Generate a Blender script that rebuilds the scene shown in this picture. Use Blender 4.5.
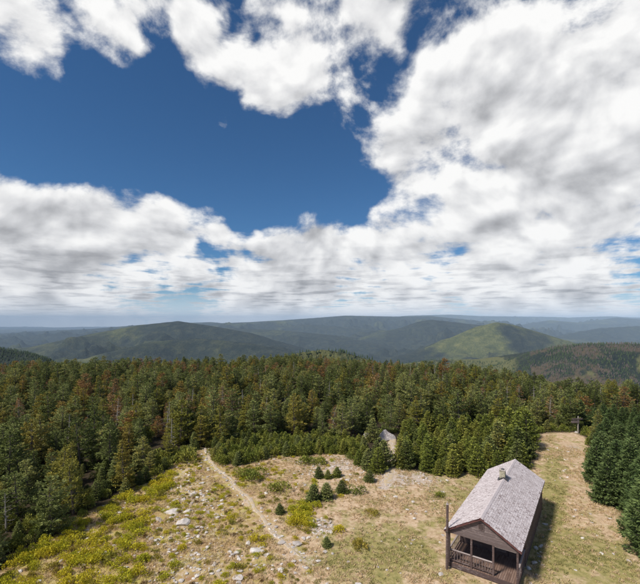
import bpy, bmesh, math
import numpy as np
from mathutils import Vector, Matrix
R = math.radians
TEST = ''
for o in list(bpy.data.objects): bpy.data.objects.remove(o)
scene = bpy.context.scene
COL = scene.collection

# ------------------------------------------------------------------ camera
FPX, CX, HY, EYE = 400.0, 320.0, 320.0, 17.0       # focal length and horizon row in photo pixels; eye height
cd = bpy.data.cameras.new('camera'); cam = bpy.data.objects.new('camera', cd); COL.objects.link(cam)
cam.location = (0, 0, EYE); cam.rotation_euler = (R(90), 0, 0)
cd.sensor_width = 36; cd.lens = 36 * FPX / 640; cd.shift_y = 28 / 640; cd.clip_start = 0.5; cd.clip_end = 300000
scene.camera = cam
# ------------------------------------------------------------------ light
SUN_AZ, SUN_EL = R(236), R(50)                      # azimuth clockwise from +Y (view direction): behind, a little left
sdir = Vector((math.sin(SUN_AZ) * math.cos(SUN_EL), math.cos(SUN_AZ) * math.cos(SUN_EL), math.sin(SUN_EL)))
sl = bpy.data.lights.new('sun', 'SUN'); sl.energy = 3.1; sl.angle = R(8); sl.color = (1.0, 0.94, 0.87)
so = bpy.data.objects.new('sun', sl); COL.objects.link(so); so.rotation_euler = sdir.to_track_quat('Z', 'Y').to_euler(); so.location = (-40, -30, 60)
scene.view_settings.view_transform = 'Standard'; scene.view_settings.look = 'None'
scene.view_settings.exposure = 0.6; scene.view_settings.gamma = 1.0; scene.view_settings.use_curve_mapping = False

class NT:
    """small node helper"""
    def __init__(s, tree): s.t = tree; s.n = tree.nodes; s.l = tree.links
    def new(s, kind, **kw):
        n = s.n.new(kind)
        for k, v in kw.items(): setattr(n, k, v)
        return n
    def put(s, sock, v):
        if isinstance(v, bpy.types.NodeSocket): s.l.new(v, sock)
        elif v is not None:
            if isinstance(v, (tuple, list)) and len(v) == 3 and sock.type == 'RGBA': v = (*v, 1)
            sock.default_value = v
    def m(s, op, a, b=None, c=None, clamp=False):
        n = s.new('ShaderNodeMath', operation=op, use_clamp=clamp)
        for i, v in enumerate((a, b, c)):
            if v is not None: s.put(n.inputs[i], v)
        return n.outputs[0]
    def vm(s, op, a, b=None, scale=None):
        n = s.new('ShaderNodeVectorMath', operation=op); s.put(n.inputs[0], a)
        if b is not None: s.put(n.inputs[1], b)
        if scale is not None: s.put(n.inputs['Scale'], scale)
        return n.outputs['Value'] if op in ('DOT_PRODUCT', 'LENGTH') else n.outputs[0]
    def noise(s, vec, scale, detail=6, rough=0.55, lac=2.0, dist=0.0, typ='FBM', dim='3D'):
        n = s.new('ShaderNodeTexNoise', noise_dimensions=dim, noise_type=typ)
        s.put(n.inputs['Vector'], vec); s.put(n.inputs['Scale'], scale); s.put(n.inputs['Detail'], detail)
        s.put(n.inputs['Roughness'], rough); s.put(n.inputs['Lacunarity'], lac); s.put(n.inputs['Distortion'], dist)
        return n.outputs['Fac']
    def ss(s, v, a, b, c=0.0, d=1.0, smooth=True):
        n = s.new('ShaderNodeMapRange', interpolation_type='SMOOTHSTEP' if smooth else 'LINEAR')
        for k, x in zip(range(5), (v, a, b, c, d)): s.put(n.inputs[k], x)
        return n.outputs[0]
    def mix(s, f, a, b, mode='MIX'):
        n = s.new('ShaderNodeMix', data_type='RGBA', blend_type=mode)
        s.put(n.inputs[0], f); s.put(n.inputs[6], a); s.put(n.inputs[7], b)
        return n.outputs[2]
    def ramp(s, f, stops):
        n = s.new('ShaderNodeValToRGB'); e = n.color_ramp.elements
        while len(e) < len(stops): e.new(0.5)
        for el, (p, c) in zip(e, stops): el.position = p; el.color = (*c, 1)
        s.put(n.inputs[0], f); return n.outputs[0]

# ------------------------------------------------------------------ sky
def pdir(px, py):
    v = Vector(((px - CX) / FPX, 1.0, (HY - py) / FPX)); v.normalize(); return tuple(v)
world = bpy.data.worlds.new('World'); scene.world = world; world.use_nodes = True
w = NT(world.node_tree); w.n.clear()
sky = w.new('ShaderNodeTexSky', sky_type='NISHITA'); sky.sun_disc = False
sky.sun_elevation = SUN_EL; sky.sun_rotation = SUN_AZ; sky.altitude = 1200; sky.air_density = 1.0; sky.dust_density = 0.6; sky.ozone_density = 2.0
SKYK = 0.056
gen = w.new('ShaderNodeTexCoord').outputs['Generated']
D = w.vm('NORMALIZE', gen)
sp = w.new('ShaderNodeSeparateXYZ'); w.put(sp.inputs[0], D); dz = sp.outputs[2]
def plane(dvec, off):
    s2 = w.new('ShaderNodeSeparateXYZ'); w.put(s2.inputs[0], dvec); den = w.m('ADD', w.m('MAXIMUM', s2.outputs[2], 0.0), off)
    cb = w.new('ShaderNodeCombineXYZ'); w.put(cb.inputs[0], w.m('DIVIDE', s2.outputs[0], den)); w.put(cb.inputs[1], w.m('DIVIDE', s2.outputs[1], den)); w.put(cb.inputs[2], 3.7)
    return cb.outputs[0]
def puffs(vec, scale, detail, rough=.5):
    """rounded billows: fractal cell distance turned upside down"""
    v = w.new('ShaderNodeTexVoronoi', feature='SMOOTH_F1', voronoi_dimensions='3D'); w.put(v.inputs['Vector'], vec); w.put(v.inputs['Scale'], scale)
    w.put(v.inputs['Detail'], detail); w.put(v.inputs['Roughness'], rough); w.put(v.inputs['Lacunarity'], 2.3); w.put(v.inputs['Smoothness'], .6)
    return w.m('SUBTRACT', .75, v.outputs['Distance'])
hi_w = w.ss(dz, 0.10, 0.34)                       # overhead the cells look round, low down the deck is seen edge-on
def cloudfield(dvec, detail):
    q = w.vm('ADD', w.vm('MULTIPLY', dvec, (1, 1, 1.35)), (7.3, 1.1, 2.2))
    wob = w.new('ShaderNodeTexNoise'); w.put(wob.inputs['Vector'], q); w.put(wob.inputs['Scale'], 6.0); w.put(wob.inputs['Detail'], 1)
    qd = w.vm('ADD', q, w.vm('SCALE', w.vm('SUBTRACT', wob.outputs['Color'], (.5, .5, .5)), scale=.10))
    n2 = w.noise(q, 4.6, detail, 0.60, 2.15, 0.2)
    pf = puffs(qd, 9.0, 1.5 if detail > 4 else 0.5, .55)
    return w.m('ADD', w.m('ADD', w.m('MULTIPLY', n2, 1.35), w.m('MULTIPLY', pf, .38)), -0.28)
# where the cloud masses and the clear gaps of that day stand (px, py, radius px, amount)
BLOBS = [
 (60,130,72,-.26),(135,130,75,-.28),(215,155,68,-.28),(285,180,62,-.26),(340,190,40,-.20),(255,205,38,-.2),(30,155,42,-.18),(10,120,42,-.18),
 (158,36,22,-.22),(170,85,30,-.16),(325,150,30,-.12),(372,120,26,-.10),(180,110,32,-.16),(105,95,26,-.12),(405,60,22,-.07),
 (214,250,20,-.20),(240,238,15,-.12),(430,207,16,-.10),(505,202,15,-.10),(605,286,20,-.10),(560,40,24,-.12),(590,8,24,-.08),(305,208,22,-.14),
 (28,35,55,.2),(45,68,32,.12),(118,28,40,.2),(245,55,80,.17),(285,98,42,.12),(345,45,62,.16),(300,25,60,.10),(385,25,40,.10),(430,238,26,.16),(520,70,70,.10),(600,60,60,.10),(480,120,105,.18),(402,158,42,.16),(590,110,130,.18),(560,220,100,.18),(440,170,50,.10),
 (50,222,60,.24),(0,225,70,.18),(120,218,58,.26),(185,222,45,.24),(228,240,22,.12),(100,275,80,.20),(0,290,70,.2),(300,256,48,.22),(355,245,55,.20),(440,245,70,.18),(530,265,80,.18),(250,285,60,.14),(350,290,80,.14),
]
def coverage(dvec):
    acc = None
    for px, py, r, a in BLOBS:
        d = w.vm('DOT_PRODUCT', dvec, pdir(px, py))
        v = Vector(((px-CX)/FPX, 1, (HY-py)/FPX)).length
        ang = r / FPX / v * 1.25
        g = w.ss(d, math.cos(ang), 1.0, 0.0, a)
        acc = g if acc is None else w.m('ADD', acc, g)
    return acc
cov = coverage(D)
f_hi = cloudfield(D, 7)
UP = w.vm('NORMALIZE', w.vm('ADD', D, (-0.012, 0.0, 0.034)))
f_up = cloudfield(UP, 3)
Pd = plane(D, 0.05)
d1 = w.noise(Pd, 1.7, 5, 0.55)
deck = w.m('MULTIPLY', w.m('SUBTRACT', d1, 0.5), w.ss(dz, 0.12, 0.30, 1.0, 0.0))
lowc = w.ss(dz, 0.03, 0.20, .26, .085)
dens = w.m('ADD', w.m('ADD', w.m('ADD', f_hi, cov), w.m('MULTIPLY', deck, 1.1)), lowc)
dens_up = w.m('ADD', w.m('ADD', f_up, cov), .085)
alpha = w.ss(dens, 0.45, 0.72)
# light comes from above and behind: dense cloud above a point greys it, billow fronts stay white
th = w.ss(dens_up, 0.66, 1.35)
bill = w.m('SUBTRACT', f_hi, f_up)
lit = w.m('ADD', w.m('SUBTRACT', 0.97, w.m('MULTIPLY', th, w.ss(dz, .15, .5, .36, .18))), w.m('MULTIPLY', bill, 1.2))
lit = w.m('SUBTRACT', lit, w.m('MULTIPLY', w.ss(d1, .46, .66), w.ss(dz, 0.03, 0.26, .36, 0.0)), clamp=True)
ccol = w.ramp(lit, [(0.0, (0.185, 0.187, 0.196)), (0.35, (0.31, 0.313, 0.325)), (0.65, (0.47, 0.472, 0.482)), (1.0, (0.655, 0.652, 0.645))])
skc = w.vm('MULTIPLY', w.vm('SCALE', sky.outputs[0], scale=SKYK), (0.40, 0.74, 1.0))
horiz = w.ss(dz, 0.0, 0.09, 0.75, 0.0)
skc = w.mix(horiz, skc, (0.52, 0.58, 0.64))
ccol = w.mix(w.ss(dz, 0.0, 0.06, 0.6, 0.0), ccol, (0.62, 0.64, 0.66))
full = w.mix(alpha, skc, ccol)
full = w.mix(w.ss(dz, -0.06, -0.01, 1.0, 0.0), full, (0.09, 0.10, 0.09))
world.cycles.sampling_method = 'MANUAL'; world.cycles.sample_map_resolution = 256
bg = w.new('ShaderNodeBackground'); w.put(bg.inputs[0], full); bg.inputs[1].default_value = 1.0
w.l.new(bg.outputs[0], w.new('ShaderNodeOutputWorld').inputs[0])

# ================================================================== helpers
rng = np.random.default_rng(11)
def px2w(px, py, z=0.0):
    """photo pixel -> point of the place at height z"""
    Y = (EYE - z) * FPX / (py - HY); return ((px - CX) / FPX * Y, Y)
def w2px(x, y, z):
    return CX + FPX * x / y, HY - FPX * (z - EYE) / y
def tag(o, label=None, cat=None, group=None, kind=None):
    if label: o['label'] = label
    if cat: o['category'] = cat
    if group: o['group'] = group
    if kind: o['kind'] = kind
    return o
def link(name, me, parent=None, mat=None):
    o = bpy.data.objects.new(name, me); COL.objects.link(o)
    if parent: o.parent = parent
    return o
def mesh_np(name, V, F, mat=None, smooth=False, mids=None):
    """V (n,3); F: array (m,k) or list of arrays with different k; mat: material or list"""
    Fs = F if isinstance(F, list) else [F]
    Fs = [np.asarray(f, np.int32) for f in Fs if len(f)]
    me = bpy.data.meshes.new(name)
    V = np.asarray(V, np.float32)
    me.vertices.add(len(V)); me.vertices.foreach_set('co', V.ravel())
    loops = np.concatenate([f.ravel() for f in Fs]); cnt = np.concatenate([np.full(len(f), f.shape[1], np.int32) for f in Fs])
    me.loops.add(len(loops)); me.loops.foreach_set('vertex_index', loops)
    me.polygons.add(len(cnt)); st = np.concatenate([[0], np.cumsum(cnt)[:-1]]).astype(np.int32)
    me.polygons.foreach_set('loop_start', st)
    for mm in (mat if isinstance(mat, list) else [mat]):
        if mm: me.materials.append(mm)
    if mids is not None: me.polygons.foreach_set('material_index', np.asarray(mids, np.int32))
    me.update(calc_edges=True)
    me.polygons.foreach_set('use_smooth', np.full(len(cnt), smooth))
    me.update()
    return me
def vnoise(x, y, seed=0):
    xi = np.floor(x).astype(np.int64); yi = np.floor(y).astype(np.int64); xf = x - xi; yf = y - yi
    def h(a, b):
        n = (a * 374761393 + b * 668265263 + seed * 1442695041) & 0xffffffff
        n = ((n ^ (n >> 13)) * 1274126177) & 0xffffffff
        return ((n ^ (n >> 16)) & 0xffff) / 65535.0
    u = xf * xf * xf * (xf * (xf * 6 - 15) + 10); v = yf * yf * yf * (yf * (yf * 6 - 15) + 10)
    return (h(xi, yi) * (1 - u) + h(xi + 1, yi) * u) * (1 - v) + (h(xi, yi + 1) * (1 - u) + h(xi + 1, yi + 1) * u) * v
def fbm(x, y, scale, octv=5, rough=0.5, seed=0, ridged=False):
    a = 1.0; s = 0.0; t = 0.0; x = np.asarray(x, float) / scale; y = np.asarray(y, float) / scale
    for k in range(octv):
        n = vnoise(x, y, seed + k * 17)
        if ridged: n = 1 - np.abs(2 * n - 1)
        s = s + a * n; t += a; a *= rough; x = x * 2.03 + 5.1; y = y * 2.03 + 1.7
    return s / t
def inpoly(x, y, P):
    x = np.asarray(x); y = np.asarray(y); c = np.zeros(x.shape, bool)
    for i in range(len(P)):
        (x1, y1), (x2, y2) = P[i], P[i - 1]
        if y1 == y2: continue
        c ^= ((y1 > y) != (y2 > y)) & (x < (x2 - x1) * (y - y1) / (y2 - y1) + x1)
    return c
def dpoly(x, y, P, closed=False):
    """distance to a polyline"""
    x = np.asarray(x, float); y = np.asarray(y, float); d = np.full(x.shape, 1e12)
    n = len(P); rg = range(n if closed else n - 1)
    for i in rg:
        (x1, y1), (x2, y2) = P[i], P[(i + 1) % n]
        L = (x2 - x1) ** 2 + (y2 - y1) ** 2 + 1e-9
        t = np.clip(((x - x1) * (x2 - x1) + (y - y1) * (y2 - y1)) / L, 0, 1)
        d = np.minimum(d, (x - x1 - t * (x2 - x1)) ** 2 + (y - y1 - t * (y2 - y1)) ** 2)
    return np.sqrt(d)

# ================================================================== materials
def mat(name):
    m = bpy.data.materials.new(name); m.use_nodes = True; n = NT(m.node_tree); n.n.clear()
    out = n.new('ShaderNodeOutputMaterial'); b = n.new('ShaderNodeBsdfPrincipled'); n.l.new(b.outputs[0], out.inputs[0])
    return m, n, b, out
def objco(n): return n.new('ShaderNodeTexCoord').outputs['Object']
def worldpos(n): return n.new('ShaderNodeNewGeometry').outputs['Position']
def island(n): return n.new('ShaderNodeNewGeometry').outputs['Random Per Island']
def bump(n, b, h, strength=0.5, dist=0.02):
    bp = n.new('ShaderNodeBump'); n.put(bp.inputs['Height'], h); bp.inputs['Strength'].default_value = strength; bp.inputs['Distance'].default_value = dist
    n.l.new(bp.outputs[0], b.inputs['Normal'])
def foliage(name, stops, rough=0.75, trans=0.22, isl=0.35):
    """leaf colour: one hue per plant, a little per leaf spray, clumps in space"""
    m, n, b, out = mat(name)
    r = n.new('ShaderNodeObjectInfo').outputs['Random']
    nz = n.noise(worldpos(n), 0.55, 3)
    f = n.m('ADD', n.m('MULTIPLY', r, 1 - isl), n.m('MULTIPLY', island(n), isl))
    f = n.m('ADD', f, n.m('MULTIPLY', n.m('SUBTRACT', nz, 0.5), 0.5), clamp=True)
    c = n.ramp(f, stops)
    hs = n.new('ShaderNodeHueSaturation'); n.put(hs.inputs['Color'], c); n.put(hs.inputs['Value'], n.ss(island(n), 0, 1, 0.65, 1.4, False))
    c = hs.outputs[0]
    n.put(b.inputs['Base Color'], c); b.inputs['Roughness'].default_value = rough; b.inputs['Specular IOR Level'].default_value = 0.25
    tr = n.new('ShaderNodeBsdfTranslucent'); n.put(tr.inputs[0], c)
    mx = n.new('ShaderNodeMixShader'); mx.inputs[0].default_value = trans
    n.l.new(b.outputs[0], mx.inputs[1]); n.l.new(tr.outputs[0], mx.inputs[2]); n.l.new(mx.outputs[0], out.inputs[0])
    return m
M = {}
M['fir'] = foliage('fir_needles', [(0, (.056, .076, .016)), (.3, (.108, .130, .026)), (.55, (.165, .190, .052)), (.75, (.275, .295, .098)), (1, (.300, .240, .040))])
M['fir_dark'] = foliage('dense_fir_needles', [(0, (.070, .115, .034)), (.5, (.125, .175, .052)), (1, (.200, .245, .085))])
M['far_fir'] = foliage('far_fir_needles', [(0, (.028, .050, .020)), (.5, (.042, .066, .024)), (1, (.062, .086, .030))], trans=.1)
M['fir_young'] = foliage('young_fir_needles', [(0, (.130, .165, .026)), (.5, (.215, .235, .038)), (1, (.300, .285, .055))])
M['rust'] = foliage('rusty_needles', [(0, (.200, .095, .028)), (.5, (.270, .145, .042)), (1, (.290, .200, .090))], trans=.15)
M['olive'] = foliage('yellowing_needles', [(0, (.190, .195, .028)), (.5, (.240, .215, .034)), (1, (.290, .190, .042))])
M['shrub'] = foliage('yellow_green_leaves', [(0, (.330, .350, .026)), (.5, (.500, .460, .030)), (1, (.600, .480, .036))], trans=.3)
M['heath'] = foliage('olive_leaves', [(0, (.210, .210, .034)), (.5, (.320, .285, .042)), (1, (.400, .280, .060))], trans=.25)
M['russet'] = foliage('russet_leaves', [(0, (.160, .085, .035)), (.5, (.200, .120, .045)), (1, (.230, .165, .060))], trans=.25)
M['grass'] = foliage('dry_grass', [(0, (.54, .40, .24)), (.4, (.64, .49, .32)), (.75, (.56, .43, .23)), (1, (.40, .34, .14))], trans=.3, isl=.6)
M['grass_green'] = foliage('green_grass', [(0, (.20, .21, .065)), (.5, (.30, .28, .10)), (1, (.46, .37, .17))], trans=.3, isl=.6)

def bark(name, c0, c1):
    m, n, b, out = mat(name)
    nz = n.noise(n.vm('MULTIPLY', objco(n), (9, 9, 2)), 2.0, 5)
    n.put(b.inputs['Base Color'], n.ramp(nz, [(.3, c0), (.7, c1)])); b.inputs['Roughness'].default_value = .9
    bump(n, b, nz, .6, .01); return m
M['bark'] = bark('grey_brown_bark', (.075, .055, .042), (.17, .14, .115))
M['snag'] = bark('bleached_dead_wood', (.20, .175, .145), (.40, .365, .32))

def stone_mat(name, c0, c1, c2):
    m, n, b, out = mat(name)
    p = worldpos(n); nz = n.noise(p, 3.5, 8, .62); n2 = n.noise(p, 14, 5, .6); r = n.new('ShaderNodeObjectInfo').outputs['Random']
    c = n.ramp(n.m('ADD', nz, n.m('MULTIPLY', n.m('SUBTRACT', r, .5), .35)), [(.25, c0), (.5, c1), (.75, c2)])
    c = n.mix(n.ss(n2, .58, .68), c, (.16, .15, .12))
    n.put(b.inputs['Base Color'], c); b.inputs['Roughness'].default_value = .88
    bump(n, b, n.m('ADD', nz, n2), .7, .04); return m
M['stone'] = stone_mat('pale_weathered_stone', (.36, .31, .27), (.54, .48, .43), (.70, .66, .60))
M['boulder'] = stone_mat('pinkish_grey_boulder', (.38, .32, .30), (.56, .50, .475), (.70, .65, .62))

def wood(name, c0, c1, c2, scale=(2, 2, 12), bumpd=.006, weather=(.30, .25, .235)):
    m, n, b, out = mat(name)
    p = n.vm('ADD', n.vm('MULTIPLY', objco(n), scale), n.vm('SCALE', (13.1, 7.7, 3.3), scale=n.new('ShaderNodeObjectInfo').outputs['Random']))
    nz = n.noise(p, 3, 6, .65); big = n.noise(objco(n), 1.7, 3)
    r = n.new('ShaderNodeObjectInfo').outputs['Random']
    c = n.ramp(n.m('ADD', n.m('MULTIPLY', nz, .7), n.m('MULTIPLY', r, .3)), [(.25, c0), (.5, c1), (.75, c2)])
    c = n.mix(n.ss(n.m('ADD', nz, n.m('MULTIPLY', big, .4)), .74, .95), c, weather)
    n.put(b.inputs['Base Color'], c); b.inputs['Roughness'].default_value = .82
    bump(n, b, nz, .5, bumpd); return m
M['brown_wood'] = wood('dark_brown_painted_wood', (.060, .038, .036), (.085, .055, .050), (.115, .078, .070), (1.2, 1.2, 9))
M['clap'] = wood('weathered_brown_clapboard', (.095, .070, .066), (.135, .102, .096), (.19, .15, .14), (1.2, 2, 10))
M['trim'] = wood('reddish_brown_trim', (.085, .030, .028), (.11, .042, .038), (.14, .06, .052), (1, 1, 6))
M['deck'] = wood('worn_deck_boards', (.12, .070, .052), (.185, .115, .085), (.26, .175, .135), (6, .6, 6), weather=(.33, .25, .21))
M['rail'] = wood('pale_weathered_rail', (.26, .21, .19), (.38, .32, .295), (.48, .42, .40), (2, 2, 2))
def shingle_mat():
    m, n, b, out = mat('pinkish_grey_shingle')
    r = island(n); p = objco(n); nz = n.noise(p, 1.1, 5, .6); st = n.noise(n.vm('MULTIPLY', p, (7, 2.2, 7)), 2.2, 4)
    c = n.ramp(r, [(0, (.27, .21, .20)), (.06, (.40, .33, .315)), (.16, (.54, .465, .45)), (.65, (.63, .555, .54)), (1, (.72, .65, .635))])
    c = n.mix(n.ss(st, .52, .72, 0, .6), c, (.30, .24, .235)); c = n.mix(n.ss(nz, .46, .66, 0, .45), c, (.44, .375, .36))
    n.put(b.inputs['Base Color'], c); b.inputs['Roughness'].default_value = .8
    bump(n, b, n.noise(p, 60, 3), .4, .01); return m
M['shingle'] = shingle_mat()
def plain(name, c, rough=.6, metal=0, nscale=8, amt=.25):
    m, n, b, out = mat(name)
    nz = n.noise(objco(n), nscale, 5)
    c2 = tuple(x * (1 - amt) for x in c); c3 = tuple(min(1, x * (1 + amt)) for x in c)
    n.put(b.inputs['Base Color'], n.ramp(nz, [(.3, c2), (.7, c3)])); b.inputs['Roughness'].default_value = rough; b.inputs['Metallic'].default_value = metal
    bump(n, b, nz, .3, .01); return m
M['interior'] = plain('dark_interior_wall', (.075, .052, .046), .85)
M['glass'] = plain('dusty_window_glass', (.03, .035, .04), .15, 0, 3, .3)
M['iron'] = plain('dull_iron', (.10, .09, .085), .5, .7)
M['mortar'] = plain('lichened_chimney_stone', (.36, .33, .24), .9, 0, 9, .4)
M['flash'] = plain('dark_lead_flashing', (.07, .065, .07), .5, .4)

# ================================================================== terrain
def crest(pts): return [((px - CX) / FPX * Y, Y, EYE - (py - HY) / FPX * Y) for px, py, Y in pts]
RIDGES = [  # crest points (px, py, metres out), half width, power
 (crest([(-60,357,4700),(30,347,4800),(90,334,5000),(140,325,5000),(178,321,5000),(212,326,4900),(250,333,4700),(300,350,4500)]), 950, 1.5, 1),
 (crest([(110,352,3300),(150,342,3500),(195,338,3600),(250,343,3400),(290,352,3200)]), 450, 1.6, 1),
 (crest([(-90,338,14500),(0,335,14000),(45,331,13500),(90,329,13000),(150,324,13500),(210,322,14000)]), 1800, 1.6, 1),
 (crest([(-60,341,9500),(20,338,9500),(70,335,9800),(100,337,9800)]), 1000, 1.6, 1),
 (crest([(170,325,11500),(210,323.5,11500),(250,322,11500),(285,320,11500),(320,317.5,12000),(345,315.5,12000),(395,316.5,12500),(430,316,13000),(460,319,13500)]), 1900, 1.5, 1),
 (crest([(175,328,8500),(230,328,8000),(280,330,7400),(330,335,6600),(365,343,6000)]), 800, 1.5, 1),
 (crest([(300,324,9600),(350,327,9000),(395,331,8400),(420,338,7600)]), 700, 1.5, 1),
 (crest([(410,315.5,24000),(450,314.5,25000),(480,316,25000),(520,316.5,26000),(565,317,26000),(605,316,25000),(650,318,25000),(740,317,25000)]), 3000, 1.5, 1),
 (crest([(330,352,6000),(370,341,6500),(400,328,7000),(418,321.5,7000),(432,319.5,7000),(450,321.5,7000),(480,325,7000),(530,332,6800),(570,342,6500)]), 1000, 1.4, 1),
 (crest([(385,362,3800),(420,352,4000),(450,338,4200),(475,327,4200),(497,322,4200),(513,324.5,4200),(540,332.5,4100),(565,340,4000),(600,352,3700)]), 700, 1.4, 1),
 (crest([(515,326,15000),(550,320,15000),(585,323,14500),(617,317.5,16000),(660,321,16000),(760,320,16000)]), 1300, 1.6, 1),
 (crest([(560,336,8500),(600,328,9000),(635,326,9000),(690,325,9000)]), 600, 1.5, 1),
 (crest([(495,366,1500),(528,353,1450),(558,346.5,1350),(590,344,1250),(630,344,1200),(720,343,1100),(840,345,1000)]), 380, 1.7, 2),
 (crest([(385,366,1750),(435,360,1800),(480,359,1800),(520,353,1750),(548,348,1700)]), 330, 1.7, 3),
 (crest([(284,357,700),(300,352.5,740),(322,349.5,760),(342,352,760),(358,356,740),(385,364,700)]), 110, 1.7, 4),
 (crest([(-80,348,1050),(5,349,1100),(22,352,1100),(45,359,1050)]), 220, 1.6, 1),
]
def treeline_r(x, y):
    px = CX + FPX * x / np.maximum(y, 1e-3); px = np.where(y > 1, px, np.where(x < 0, -400, 1000))
    ytop = np.interp(px, [-200, 0, 100, 200, 300, 400, 470, 520, 560, 640, 900], [358.5, 358.5, 357, 355.5, 353.5, 357.5, 361, 368, 375, 377, 377])
    Y = 12.9 * FPX / (ytop - HY)
    r = Y * np.sqrt(1 + ((np.clip(px, -60, 700) - CX) / FPX) ** 2)
    return r
def softmax2(a, b, k):
    m = np.maximum(a, b); return m + k * np.log(np.exp((a - m) / k) + np.exp((b - m) / k))
def terrain(x, y, full=True):
    x = np.asarray(x, float); y = np.asarray(y, float); r = np.hypot(x, y)
    bumps = (fbm(x, y, 9, 3, .5, 3) - .5) * .5 * np.clip((r - 8) / 20, 0, 1)
    r0 = treeline_r(x, y); t = r - r0
    drop = 6 * np.log1p(np.exp(np.clip(t / 6, -30, 30))) + np.maximum(t - 6 * 30, 0)
    z = bumps - 0.30 * drop 
    if not full: return z
    val = -560 + 130 * (fbm(x, y, 2600, 5, .5, 9) - .5) + 70 * (fbm(x, y, 900, 4, .5, 29, True) - .5)
    spur = (fbm(x, y, 1100, 6, .5, 41, True) - .55); spur2 = (fbm(x, y, 260, 5, .55, 51, True) - .55)
    h = val
    for pts, sg, pw, kind in RIDGES:
        d = np.full(x.shape, 1e12); zc = np.zeros(x.shape)
        for i in range(len(pts) - 1):
            (x1, y1, z1), (x2, y2, z2) = pts[i], pts[i + 1]
            L = (x2 - x1) ** 2 + (y2 - y1) ** 2
            tt = np.clip(((x - x1) * (x2 - x1) + (y - y1) * (y2 - y1)) / L, 0, 1)
            q = (x - x1 - tt * (x2 - x1)) ** 2 + (y - y1 - tt * (y2 - y1)) ** 2
            zc = np.where(q < d, z1 + tt * (z2 - z1), zc); d = np.minimum(d, q)
        d = np.sqrt(d); e = d / sg * (1 - 1.7 * spur * np.clip(d / sg * 1.5, 0, 1))
        g = np.exp(-np.abs(e) ** pw)
        amp = sg / 900 * 60
        zr = val + (zc - val) * g + amp * spur2 * np.clip(d / sg * 2 - .15, 0, 1) * g * 1.8
        h = softmax2(h, zr, 6.0)
    far = np.clip((r - 300) / 500, 0, 1)
    z = np.maximum(z, -2000)
    return np.where(r < 300, z, softmax2(z, h, 5.0))

# clearing outline, traced on the ground (photo pixels of tree bases)
CLEAR_PX = [(-30,600),(0,572),(30,550),(70,528),(100,508),(130,490),(165,470),(192,456),(203,449),(212,449),(216,463),(240,464),(262,456),(300,453),(340,451),(362,464),(370,472),(386,474),
            (388,442),(397,442),(399,470),(440,474),(480,473),(516,469),(528,456),(533,434),(575,432),(588,440),(590,470),(597,489),(612,502),(623,516),(637,534),(664,550)]
CLEAR = [px2w(*p) for p in CLEAR_PX]
CLEAR += [(26, 22), (30, 5), (20, -25), (-20, -25), (-34, 5), (-26, 20)]
# trails (centre lines on the ground)
PATH_L = [px2w(*p) for p in [(204,447),(208,460),(228,482),(246,500),(262,518),(277,535),(292,548),(306,558)]]
PATH_C = [px2w(*p) for p in [(392,436),(391,450),(392,463),(390,476),(384,488)]]
LANE = [px2w(*p) for p in [(555,433),(560,446),(566,470),(572,500),(585,540),(600,590)]]
RUBBLE_PX = [(160,486),(185,470),(205,468),(215,500),(215,545),(240,584),(215,600),(150,600),(160,560),(175,530)]
RUBBLE = [px2w(*p) for p in RUBBLE_PX]
CAB = (8.545, 27.486); CYAW = -0.605; CL, CW, CHE, CHR = 13.296, 4.788, 2.682, 4.136
cu = (math.cos(CYAW), math.sin(CYAW)); cv = (-math.sin(CYAW), math.cos(CYAW))
def cabpt(a, b): return (CAB[0] + cu[0] * a + cv[0] * b, CAB[1] + cu[1] * a + cv[1] * b)
CABP = [cabpt(0, 0), cabpt(CW, 0), cabpt(CW, CL), cabpt(0, CL)]

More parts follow.
